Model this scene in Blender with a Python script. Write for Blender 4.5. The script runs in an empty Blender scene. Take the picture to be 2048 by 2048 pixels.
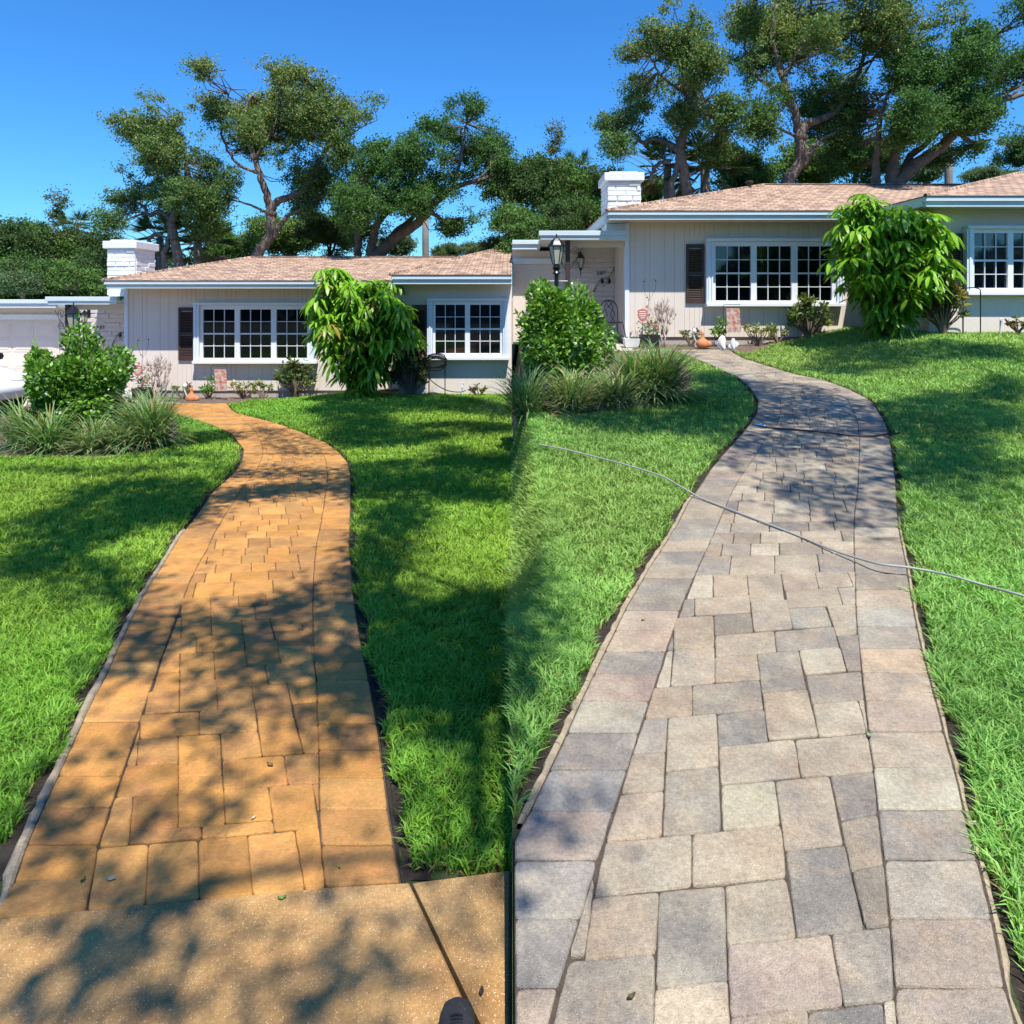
import bpy, math, random
import numpy as np
from mathutils import Vector
random.seed(7); RNG = np.random.default_rng(11)
SC = bpy.context.scene; COL = SC.collection
R = math.radians

# ------------------------------------------------------------------ camera, sky, sun, exposure
F = 1367.0; CX = 1024.0; H0 = 600.0; HL = 661.0; HR = 540.0; EYE = 1.5
cam = bpy.data.cameras.new('camera'); camo = bpy.data.objects.new('camera', cam); COL.objects.link(camo)
camo.location = (0, 0, EYE); camo.rotation_euler = (R(90), 0, 0)
cam.sensor_width = 36; cam.lens = 36 * F / 2048; cam.shift_y = -(1024 - H0) / 2048
cam.clip_start = 0.05; cam.clip_end = 2000
SC.camera = camo
SUN = Vector((0.15, -0.42, 0.88)).normalized()
el = math.asin(SUN.z); az = math.atan2(SUN.x, SUN.y)
W = bpy.data.worlds.new('World'); SC.world = W; W.use_nodes = True
nt = W.node_tree; nt.nodes.clear()
sky = nt.nodes.new('ShaderNodeTexSky'); sky.sky_type = 'NISHITA'; sky.sun_disc = False
sky.sun_elevation = el; sky.sun_rotation = az
sky.air_density = 1.25; sky.dust_density = 0.1; sky.ozone_density = 6.0
hsv = nt.nodes.new('ShaderNodeHueSaturation'); hsv.inputs['Saturation'].default_value = 1.12; hsv.inputs['Value'].default_value = 1.1
bg = nt.nodes.new('ShaderNodeBackground'); bg.inputs['Strength'].default_value = 0.092
wo = nt.nodes.new('ShaderNodeOutputWorld')
nt.links.new(sky.outputs[0], hsv.inputs['Color']); tint = nt.nodes.new('ShaderNodeVectorMath'); tint.operation = 'MULTIPLY'; tint.inputs[1].default_value = (.43, .90, 1.30); nt.links.new(hsv.outputs[0], tint.inputs[0]); nt.links.new(tint.outputs[0], bg.inputs['Color']); nt.links.new(bg.outputs[0], wo.inputs[0])
sl = bpy.data.lights.new('sun', 'SUN'); sl.energy = 4.9; sl.angle = R(0.53); sl.color = (1.0, 0.955, 0.88)
so = bpy.data.objects.new('sun', sl); COL.objects.link(so)
so.rotation_euler = SUN.to_track_quat('Z', 'Y').to_euler()
SC.view_settings.view_transform = 'Standard'; SC.view_settings.look = 'None'
SC.view_settings.exposure = 0.56; SC.view_settings.gamma = 1.0
SC.cycles.max_bounces = 6; SC.cycles.transparent_max_bounces = 8

# ------------------------------------------------------------------ terrain and pixel helpers
def sstep(a, b, v):
    t = np.clip((v - a) / (b - a), 0, 1); return t * t * (3 - 2 * t)
def zg(x, y):
    x = np.asarray(x, float); y = np.asarray(y, float)
    zl = -0.0446 * np.clip(y, 0, 16) + 0.20 * sstep(-5.2, -2.6, x) * sstep(8.5, 13.5, y)
    zr = 0.0439 * np.clip(y, 0, 15) + 0.37 * sstep(4.6, 7.2, x) * sstep(6.5, 12.0, y)
    zr = zr - (1 - sstep(0, .20, x)) * sstep(2.6, 4.0, y) * (.0885 * np.clip(y, 0, 15) - .2 * sstep(8.5, 13.5, y))
    return np.where(x < 0, zl, zr)
def gp(half, px, py):
    H = HL if half == 'L' else HR
    y = F * EYE / (py - H); return ((px - CX) / F * y, y)
def at(px, py, D):
    return Vector(((px - CX) / F * D, D, EYE - (py - H0) / F * D))
def inpoly(x, y, poly):
    x = np.asarray(x, float); y = np.asarray(y, float); r = np.zeros(x.shape, bool); n = len(poly)
    for i in range(n):
        x1, y1 = poly[i]; x2, y2 = poly[(i + 1) % n]
        c = ((y1 > y) != (y2 > y)); r ^= c & (x < (x2 - x1) * (y - y1) / (y2 - y1 + 1e-12) + x1)
    return r

# ------------------------------------------------------------------ object helpers
def mk(name, data, parent=None, kind=None):
    o = bpy.data.objects.new(name, data); COL.objects.link(o)
    if parent is not None: o.parent = parent
    if kind: o['kind'] = kind
    return o
def tag(o, label, cat, group=None):
    o['label'] = label; o['category'] = cat
    if group: o['group'] = group
    return o
def thing(name, label, cat, loc=(0, 0, 0), rz=0, group=None):
    o = bpy.data.objects.new(name, None); COL.objects.link(o); o.location = loc; o.rotation_euler = (0, 0, rz)
    o.empty_display_size = .1
    return tag(o, label, cat, group)
def np_mesh(name, V, loops, starts, mat, C=None, smooth=False):
    me = bpy.data.meshes.new(name)
    V = np.ascontiguousarray(V, np.float32); loops = np.ascontiguousarray(loops, np.int32); starts = np.ascontiguousarray(starts, np.int32)
    me.vertices.add(len(V)); me.vertices.foreach_set('co', V.ravel())
    me.loops.add(len(loops)); me.loops.foreach_set('vertex_index', loops)
    me.polygons.add(len(starts)); me.polygons.foreach_set('loop_start', starts)
    if smooth: me.polygons.foreach_set('use_smooth', np.ones(len(starts), bool))
    me.update(calc_edges=True)
    if C is not None:
        a = me.color_attributes.new('Col', 'FLOAT_COLOR', 'POINT')
        c = np.ones((len(V), 4), np.float32); c[:, :3] = C
        a.data.foreach_set('color', c.ravel())
    me.materials.append(mat); me.validate()
    return me
class MB:
    def __init__(s): s.v = []; s.f = []; s.c = []; s.m = []; s.mi = 0
    def add(s, vs, fs, col=None):
        b = len(s.v); s.v += [tuple(v) for v in vs]; s.f += [[b + i for i in q] for q in fs]
        s.c += [col or (1, 1, 1)] * len(vs); s.m += [s.mi] * len(fs); return s
    def box(s, x0, x1, y0, y1, z0, z1, col=None, bv=0.0):
        if bv <= 0:
            vs = [(x, y, z) for z in (z0, z1) for y in (y0, y1) for x in (x0, x1)]
            return s.add(vs, [(0, 2, 3, 1), (4, 5, 7, 6), (0, 1, 5, 4), (2, 6, 7, 3), (0, 4, 6, 2), (1, 3, 7, 5)], col)
        b = bv   # chamfered box
        vs = []; idx = {}
        for k, (sx, X) in enumerate(((1, x0), (-1, x1))):
            for j, (sy, Y) in enumerate(((1, y0), (-1, y1))):
                for i, (sz, Z) in enumerate(((1, z0), (-1, z1))):
                    idx[(k, j, i, 0)] = len(vs); vs.append((X, Y + sy * b, Z + sz * b))
                    idx[(k, j, i, 1)] = len(vs); vs.append((X + sx * b, Y, Z + sz * b))
                    idx[(k, j, i, 2)] = len(vs); vs.append((X + sx * b, Y + sy * b, Z))
        fs = []
        q = lambda *a: [idx[t] for t in a]
        for k in (0, 1):
            fs.append(q((k, 0, 0, 0), (k, 1, 0, 0), (k, 1, 1, 0), (k, 0, 1, 0)))
            fs.append(q((0, k, 0, 1), (1, k, 0, 1), (1, k, 1, 1), (0, k, 1, 1)))
            fs.append(q((0, 0, k, 2), (1, 0, k, 2), (1, 1, k, 2), (0, 1, k, 2)))
        for a in (0, 1):
            for c in (0, 1):
                fs.append(q((a, c, 0, 0), (a, c, 1, 0), (a, c, 1, 1), (a, c, 0, 1)))
                fs.append(q((a, 0, c, 0), (a, 1, c, 0), (a, 1, c, 2), (a, 0, c, 2)))
                fs.append(q((0, a, c, 1), (1, a, c, 1), (1, a, c, 2), (0, a, c, 2)))
        for k in (0, 1):
            for j in (0, 1):
                for i in (0, 1): fs.append(q((k, j, i, 0), (k, j, i, 1), (k, j, i, 2)))
        return s.add(vs, fs, col)
    def tube(s, pts, rad, n=8, col=None, cap=True):
        pts = [Vector(p) for p in pts]; m = len(pts)
        if not hasattr(rad, '__len__'): rad = [rad] * m
        vs = []; up = None
        for i, p in enumerate(pts):
            d = (pts[min(i + 1, m - 1)] - pts[max(i - 1, 0)])
            if d.length < 1e-9: d = Vector((0, 0, 1))
            d.normalize()
            if up is None: up = Vector((1, 0, 0)) if abs(d.x) < .8 else Vector((0, 1, 0))
            a = (up - d * up.dot(d)).normalized(); b = d.cross(a); up = a
            for k in range(n):
                t = 2 * math.pi * k / n; vs.append(p + (a * math.cos(t) + b * math.sin(t)) * rad[i])
        fs = [(i * n + k, i * n + (k + 1) % n, (i + 1) * n + (k + 1) % n, (i + 1) * n + k) for i in range(m - 1) for k in range(n)]
        if cap: fs += [tuple(range(n))[::-1], tuple(range((m - 1) * n, m * n))]
        return s.add(vs, fs, col)
    def lathe(s, prof, n=20, col=None, cx=0, cy=0, sx=1, sy=1):
        vs = []; m = len(prof)
        for r, z in prof:
            for k in range(n):
                t = 2 * math.pi * k / n; vs.append((cx + r * math.cos(t) * sx, cy + r * math.sin(t) * sy, z))
        fs = [(i * n + k, i * n + (k + 1) % n, (i + 1) * n + (k + 1) % n, (i + 1) * n + k) for i in range(m - 1) for k in range(n)]
        fs += [tuple(range(n))[::-1], tuple(range((m - 1) * n, m * n))]
        return s.add(vs, fs, col)
    def prism(s, poly, y0, y1, col=None):       # poly in (x,z), extruded along y
        n = len(poly); vs = [(x, y0, z) for x, z in poly] + [(x, y1, z) for x, z in poly]
        fs = [tuple(range(n)), tuple(range(n, 2 * n))[::-1]] + [(i, i + n, (i + 1) % n + n, (i + 1) % n) for i in range(n)]
        return s.add(vs, fs, col)
    def build(s, name, mat, parent=None, smooth=False, color=False, loc=None, kind=None):
        me = bpy.data.meshes.new(name); me.from_pydata(s.v, [], s.f)
        for q in (mat if isinstance(mat, (list, tuple)) else [mat]): me.materials.append(q)
        if any(s.m): me.polygons.foreach_set('material_index', np.array(s.m, np.int32))
        if color:
            a = me.color_attributes.new('Col', 'FLOAT_COLOR', 'POINT')
            c = np.ones((len(s.v), 4), np.float32); c[:, :3] = np.array(s.c, np.float32); a.data.foreach_set('color', c.ravel())
        if smooth: me.polygons.foreach_set('use_smooth', np.ones(len(me.polygons), bool))
        me.update(); o = mk(name, me, parent, kind)
        if loc is not None: o.location = loc
        return o

# ------------------------------------------------------------------ materials
def mat(name, col=(.5, .5, .5), rough=.7, attr=False, noise=None, bump=None, spec=.5, metal=0, transl=0, coat=0, speck=None, noise2=None, mottle=()):
    """noise=(scale, amount) value mottling; bump=(scale, strength, dist); speck=(scale, threshold, colour)"""
    m = bpy.data.materials.new(name); m.use_nodes = True; t = m.node_tree; N = t.nodes; Lk = t.links
    p = N['Principled BSDF']; p.inputs['Roughness'].default_value = rough; p.inputs['Metallic'].default_value = metal
    p.inputs['Specular IOR Level'].default_value = spec; p.inputs['Coat Weight'].default_value = coat
    tc = N.new('ShaderNodeTexCoord')
    if attr:
        a = N.new('ShaderNodeAttribute'); a.attribute_name = 'Col'; cur = a.outputs['Color']
    else:
        c = N.new('ShaderNodeRGB'); c.outputs[0].default_value = (*col, 1); cur = c.outputs[0]
    for msc, mcol, mamt in mottle:
        n = N.new('ShaderNodeTexNoise'); n.inputs['Scale'].default_value = msc; n.inputs['Detail'].default_value = 4; n.inputs['Roughness'].default_value = .7
        mo = N.new('ShaderNodeMapping'); mo.inputs['Location'].default_value = (msc * 3.1, msc, mcol[0] * 50); Lk.new(tc.outputs['Object'], mo.inputs[0]); Lk.new(mo.outputs[0], n.inputs['Vector'])
        mr = N.new('ShaderNodeMapRange'); mr.inputs[1].default_value = .48; mr.inputs[2].default_value = .68; mr.inputs[3].default_value = 0; mr.inputs[4].default_value = mamt; Lk.new(n.outputs[0], mr.inputs[0])
        mx = N.new('ShaderNodeMix'); mx.data_type = 'RGBA'; Lk.new(mr.outputs[0], mx.inputs[0]); Lk.new(cur, mx.inputs[6]); mx.inputs[7].default_value = (*mcol, 1); cur = mx.outputs[2]
    for nz in (noise, noise2):
        if nz:
            n = N.new('ShaderNodeTexNoise'); n.inputs['Scale'].default_value = nz[0]; n.inputs['Detail'].default_value = 6; n.inputs['Roughness'].default_value = .65
            Lk.new(tc.outputs['Object'], n.inputs['Vector'])
            mr = N.new('ShaderNodeMapRange'); mr.inputs[1].default_value = .25; mr.inputs[2].default_value = .75
            mr.inputs[3].default_value = 1 - nz[1]; mr.inputs[4].default_value = 1 + nz[1]
            Lk.new(n.outputs[0], mr.inputs[0])
            v = N.new('ShaderNodeVectorMath'); v.operation = 'SCALE'; Lk.new(cur, v.inputs[0]); Lk.new(mr.outputs[0], v.inputs['Scale']); cur = v.outputs[0]
    if speck:
        sps = speck if isinstance(speck, list) else [speck]
        for sc_, th, sc_col in sps:
            n = N.new('ShaderNodeTexVoronoi'); n.inputs['Scale'].default_value = sc_; n.inputs['Randomness'].default_value = 1
            Lk.new(tc.outputs['Object'], n.inputs['Vector'])
            lt = N.new('ShaderNodeMath'); lt.operation = 'LESS_THAN'; lt.inputs[1].default_value = th
            Lk.new(n.outputs['Distance'], lt.inputs[0])
            sp2 = N.new('ShaderNodeSeparateColor'); Lk.new(n.outputs['Color'], sp2.inputs[0])
            lt2 = N.new('ShaderNodeMath'); lt2.operation = 'LESS_THAN'; lt2.inputs[1].default_value = .45; Lk.new(sp2.outputs[0], lt2.inputs[0])
            mu = N.new('ShaderNodeMath'); mu.operation = 'MULTIPLY'; Lk.new(lt.outputs[0], mu.inputs[0]); Lk.new(lt2.outputs[0], mu.inputs[1])
            mx = N.new('ShaderNodeMix'); mx.data_type = 'RGBA'; Lk.new(mu.outputs[0], mx.inputs[0]); Lk.new(cur, mx.inputs[6])
            mx.inputs[7].default_value = (*sc_col, 1); cur = mx.outputs[2]
    Lk.new(cur, p.inputs['Base Color'])
    if bump:
        n = N.new('ShaderNodeTexNoise'); n.inputs['Scale'].default_value = bump[0]; n.inputs['Detail'].default_value = 5
        Lk.new(tc.outputs['Object'], n.inputs['Vector'])
        b = N.new('ShaderNodeBump'); b.inputs['Strength'].default_value = bump[1]; b.inputs['Distance'].default_value = bump[2]
        Lk.new(n.outputs[0], b.inputs['Height']); Lk.new(b.outputs[0], p.inputs['Normal'])
    if transl:
        tr = N.new('ShaderNodeBsdfTranslucent')
        g = N.new('ShaderNodeVectorMath'); g.operation = 'MULTIPLY'; Lk.new(cur, g.inputs[0]); g.inputs[1].default_value = (1.25, 1.35, .55)
        Lk.new(g.outputs[0], tr.inputs['Color'])
        ms = N.new('ShaderNodeMixShader'); ms.inputs[0].default_value = transl
        Lk.new(p.outputs[0], ms.inputs[1]); Lk.new(tr.outputs[0], ms.inputs[2]); Lk.new(ms.outputs[0], N['Material Output'].inputs[0])
    return m
M = {}
M['leaf'] = mat('leaf', attr=True, rough=.62, transl=.30, spec=.2)
M['bigleaf'] = mat('glossy_leaf', attr=True, rough=.4, transl=.30, spec=.5)
M['grass'] = mat('grass_blade', attr=True, rough=.55, transl=.32, spec=.3)
M['bark'] = mat('bark', (.16, .125, .10), .9, noise=(6, .45), noise2=(30, .3), bump=(18, .9, .03))
M['twig'] = mat('twig', (.20, .15, .12), .9, noise=(20, .3))
M['paver'] = mat('paver', attr=True, rough=.82, noise=(9, .20), noise2=(85, .30), bump=(240, 1.0, .004), spec=.25, mottle=((5.5, (.17, .155, .14), .55), (8, (.35, .255, .165), .55), (3.1, (.48, .42, .29), .45)),
                 speck=[(260, .16, (.05, .045, .04)), (190, .13, (.75, .66, .52))])
M['paverL'] = mat('stained_paver', attr=True, rough=.75, noise=(7, .2), noise2=(85, .22), bump=(220, .9, .004), spec=.3, mottle=((5, (.25, .135, .06), .65), (9, (.62, .24, .08), .4)),
                  speck=[(230, .15, (.75, .45, .18)), (150, .07, (.06, .03, .015))])
M['joint'] = mat('joint_sand', (.07, .05, .035), .95, noise=(60, .5), bump=(300, .6, .003))
M['soil'] = mat('soil', (.028, .020, .014), .95, noise=(15, .5), bump=(60, .8, .015))
M['turf'] = mat('turf', (.035, .055, .015), .95, noise=(3, .3), noise2=(50, .5), bump=(80, .8, .01))
M['walk'] = mat('sidewalk_concrete', (.42, .245, .09), .8, noise=(3.2, .30), noise2=(90, .28), mottle=((4, (.30, .13, .05), .5), (2.2, (.44, .31, .16), .5)), bump=(200, .5, .003), spec=.3,
                speck=[(210, .22, (.78, .60, .36)), (120, .13, (.09, .055, .03)), (70, .12, (.70, .55, .36))])
M['edging'] = mat('edging_concrete', (.34, .27, .18), .9, noise=(10, .35), noise2=(60, .25), bump=(90, .8, .006))
M['drive'] = mat('driveway_concrete', (.50, .42, .36), .85, noise=(4, .12), noise2=(40, .08), bump=(120, .3, .003))
M['mulch'] = mat('mulch', (.14, .095, .07), .95, noise=(18, .6), noise2=(90, .5), bump=(70, 1, .02), speck=[(60, .3, (.35, .25, .18))])
M['siding'] = mat('painted_siding', (.74, .65, .56), .6, noise=(1.2, .06), noise2=(14, .03), bump=(60, .15, .002))
M['stucco'] = mat('painted_stucco', (.73, .65, .57), .75, noise=(1.1, .07), noise2=(16, .04), bump=(120, .35, .003))
M['base'] = mat('painted_foundation', (.42, .37, .34), .8, noise=(8, .1), bump=(80, .3, .003))
M['white'] = mat('white_paint', (.78, .80, .82), .45, noise=(5, .03))
M['fascia'] = mat('pale_blue_grey_paint', (.60, .68, .70), .5, noise=(2.5, .05))
M['trimblue'] = mat('white_aluminium', (.72, .79, .86), .4, noise=(6, .05))
M['cream'] = mat('cream_soffit', (.62, .54, .44), .7, noise=(3, .04))
M['wbrick'] = mat('white_painted_brick', (.76, .77, .80), .6, noise=(9, .06), bump=(50, .6, .006))
M['ebrick'] = mat('entry_painted_brick', (.60, .57, .55), .7, noise=(9, .06), bump=(50, .6, .006))
M['brown'] = mat('dark_brown_paint', (.055, .032, .027), .5, noise=(6, .1))
M['black'] = mat('black_iron', (.012, .012, .014), .35)
M['rubber'] = mat('black_rubber', (.015, .015, .016), .55)
M['dark_backing'] = mat('painted_dark_interior', (.010, .011, .014), .8)  # near-black sheet behind the panes; unlit interior put into the colour
M['curtain_or_dark'] = mat('grey_curtain', (.07, .08, .095), .9)
M['lampglass'] = mat('frosted_lamp_glass', (.50, .49, .40), .25)
M['greyhose'] = mat('grey_hose', (.30, .30, .275), .5)
M['terra'] = mat('terracotta', (.55, .20, .075), .7, noise=(14, .15))
M['shell'] = mat('white_ceramic', (.78, .77, .74), .4, noise=(10, .05))
M['darkpot'] = mat('black_pot', (.02, .02, .022), .5)
M['red'] = mat('red_paint', (.55, .07, .05), .5)
M['text'] = mat('white_lettering', (.8, .75, .7), .6)
M['car'] = mat('white_car_paint', (.80, .81, .83), .25, coat=.6)
M['rim'] = mat('alloy_rim', (.5, .5, .52), .3, metal=.9)
M['palmtrunk'] = mat('palm_trunk', (.24, .21, .18), .9, noise=(12, .3), bump=(30, .6, .02))
M['shoe'] = mat('dark_knit_shoe', (.022, .022, .026), .85, noise=(40, .3), speck=[(160, .12, (.3, .3, .3))])
M['sole'] = mat('grey_rubber_sole', (.12, .12, .12), .7)
M['stem'] = mat('woody_stem', (.17, .125, .09), .85, noise=(25, .3))
M['petal'] = mat('petal', attr=True, rough=.6, transl=.2)
def glass_mat():
    m = bpy.data.materials.new('window_glass'); m.use_nodes = True; t = m.node_tree; N = t.nodes; N.remove(N['Principled BSDF'])
    tr = N.new('ShaderNodeBsdfTransparent'); tr.inputs[0].default_value = (.75, .8, .84, 1)
    gl = N.new('ShaderNodeBsdfGlossy'); gl.inputs['Roughness'].default_value = .04
    fr = N.new('ShaderNodeFresnel'); fr.inputs[0].default_value = 1.55
    ms = N.new('ShaderNodeMixShader'); t.links.new(fr.outputs[0], ms.inputs[0]); t.links.new(tr.outputs[0], ms.inputs[1]); t.links.new(gl.outputs[0], ms.inputs[2])
    t.links.new(ms.outputs[0], N['Material Output'].inputs[0]); return m
M['glass'] = glass_mat()
def shingle_mat():
    m = mat('roof_shingles', (.5, .3, .2), .9); t = m.node_tree; N = t.nodes; p = N['Principled BSDF']
    tc = N.new('ShaderNodeTexCoord'); mp = N.new('ShaderNodeMapping'); t.links.new(tc.outputs['Object'], mp.inputs[0])
    br = N.new('ShaderNodeTexBrick'); br.inputs['Scale'].default_value = 1; br.inputs['Brick Width'].default_value = .17; br.inputs['Row Height'].default_value = .13
    br.inputs['Mortar Size'].default_value = .009; br.offset = .37; br.inputs['Bias'].default_value = -.1
    br.inputs['Color1'].default_value = (.53, .355, .24, 1); br.inputs['Color2'].default_value = (.23, .145, .10, 1); br.inputs['Mortar'].default_value = (.12, .075, .055, 1)
    t.links.new(mp.outputs[0], br.inputs['Vector'])
    n = N.new('ShaderNodeTexNoise'); n.inputs['Scale'].default_value = 5; n.inputs['Detail'].default_value = 8; t.links.new(mp.outputs[0], n.inputs['Vector'])
    mr = N.new('ShaderNodeMapRange'); mr.inputs[1].default_value = .25; mr.inputs[2].default_value = .75; mr.inputs[3].default_value = .75; mr.inputs[4].default_value = 1.25; t.links.new(n.outputs[0], mr.inputs[0])
    v = N.new('ShaderNodeVectorMath'); v.operation = 'SCALE'; t.links.new(br.outputs[0], v.inputs[0]); t.links.new(mr.outputs[0], v.inputs['Scale'])
    t.links.new(v.outputs[0], p.inputs['Base Color'])
    b = N.new('ShaderNodeBump'); b.inputs['Strength'].default_value = .9; b.inputs['Distance'].default_value = .035
    t.links.new(br.outputs['Fac'], b.inputs['Height']); b.invert = True; t.links.new(b.outputs[0], p.inputs['Normal']); return m
M['shingle'] = shingle_mat()
# ------------------------------------------------------------------ traced curves (target pixels)
def curve(half, pts, raw=False):
    """pixel polyline -> function X(y)"""
    w = sorted([gp(half, *p)[::-1] for p in pts]); ys = np.array([a for a, b in w]); xs = np.array([b for a, b in w])
    return lambda y: np.interp(y, ys, xs)
def km(ox, L): return [(ox + x * .265, 1200 + y * .265) for x, y in L]
EDGE = {}
EDGE['L'] = dict(
 oL=curve('L', [(318, 805.5), (328.6, 813.5), (358, 829), (397.6, 840), (461, 866), (487.7, 898), (485, 919), (472, 943), (424, 985.5), (392, 1033), (363, 1067.7), (326, 1128.7), (291.6, 1181.6), (265, 1234.7), (238.5, 1290), (209, 1356), (185.5, 1399), (164, 1444), (142, 1494), (116.6, 1550), (86, 1615), (54, 1687.7), (29, 1761.7), (5, 1836), (-5, 1870)]),
 iL=curve('L', [(345, 806), (384, 816), (430, 828), (487.7, 845), (512, 866), (526, 895), (525, 914), (512, 943), (498, 959), (479.7, 983), (448, 1033), (429, 1065), (413.5, 1099.5), (395, 1131), (379, 1163), (363, 1208), (342, 1261), (330, 1296), (318, 1327), (305, 1367), (291.6, 1406.7), (278, 1449), (262.4, 1494), (242.5, 1552.5), (220, 1617.5), (197.5, 1690), (188, 1740.5), (176, 1817), (172, 1850)]),
 iR=curve('L', [(435, 806), (450, 813), (490, 836), (550, 860), (600, 878), (639, 898), (651, 916.6), (655, 948), (654, 969.6), (648.5, 1006.7), (642, 1046.5), (634, 1081), (630, 1118), (627, 1158), (626, 1197.6), (626, 1250.6), (627, 1312), (632.6, 1359), (634.4, 1425), (636.6, 1505), (638, 1571), (639, 1650.6), (642, 1693), (648.5, 1772), (654, 1850)]),
 oR=curve('L', [(452, 806), (466.5, 824), (512, 840), (565, 857), (615, 873), (655, 887.5), (679, 906), (695, 924.6), (700, 946), (701.5, 985.5), (700, 1038.5), (697.5, 1091.5), (701.5, 1131), (704, 1171), (709.5, 1213.5), (717.4, 1264), (729, 1324.6), (737, 1359), (745, 1401.5), (753, 1446.5), (761, 1499.5), (768, 1552.5), (775.7, 1619), (787, 1688), (799.6, 1759), (812, 1850)]))
mm = lambda L: km(1024, L)
EDGE['R'] = dict(
 oL=curve('R', [(1342, 700), (1382, 713), (1421.5, 729), (1474.5, 753), (1498, 772), (1517, 800), (1514, 826.5), (1490, 861), (1458.6, 895), (1424, 935), (1403, 967), (1376.5, 1004), (1355, 1046.5), (1328.8, 1089), (1302, 1128.6), (1281, 1165.7), (1257, 1205.5)] + mm([(780, 225), (700, 385), (620, 555), (520, 760), (415, 1000), (285, 1275), (135, 1595), (40, 1770), (-120, 2080), (-420, 2700), (-725, 3340)])),
 iL=curve('R', [(1362, 700), (1430, 718), (1500, 745), (1540, 775), (1560, 800), (1561, 826.5), (1553, 850), (1536, 869), (1519.6, 895), (1501, 924.6), (1477, 959), (1458.6, 993.5), (1445, 1025), (1432, 1057), (1413.6, 1096.8), (1395, 1136.6), (1373.8, 1184)] + mm([(1255, 100), (1220, 215), (1165, 370), (1100, 570), (1030, 775), (950, 1010), (870, 1275), (800, 1480), (755, 1610), (700, 1790), (640, 1970), (515, 2395), (430, 2700), (345, 2920), (235, 3340)])),
 iR=curve('R', [(1440, 700), (1470, 715), (1540, 742), (1610, 762), (1660, 780), (1695, 800), (1708, 824), (1716, 847.7), (1719, 887.5), (1717.5, 932.5), (1715, 985.5), (1709.6, 1020), (1707.7, 1051.8), (1708, 1104.7), (1709.6, 1157.7)] + mm([(2592, 0), (2597, 100), (2602, 200), (2622, 370), (2642, 560), (2667, 760), (2687, 1000), (2727, 1270), (2757, 1580), (2777, 1710), (2807, 1960), (2832, 2210), (2847, 2400), (2877, 2810), (2908, 3340)])),
 oR=curve('R', [(1458, 700), (1485, 716), (1536, 732), (1589, 748), (1650, 761), (1695, 777), (1740, 800), (1756, 821), (1772, 850), (1778.5, 879.5), (1785, 914), (1790, 959), (1793, 1006.7), (1796, 1049), (1803.6, 1091.5), (1811.6, 1126), (1818, 1171)] + mm([(3017, 0), (3052, 200), (3082, 330), (3132, 520), (3197, 760), (3252, 980), (3332, 1255), (3407, 1590), (3462, 1780), (3532, 2030), (3622, 2410), (3722, 2940), (3845, 3340)])))
FIELD = {}
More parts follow.
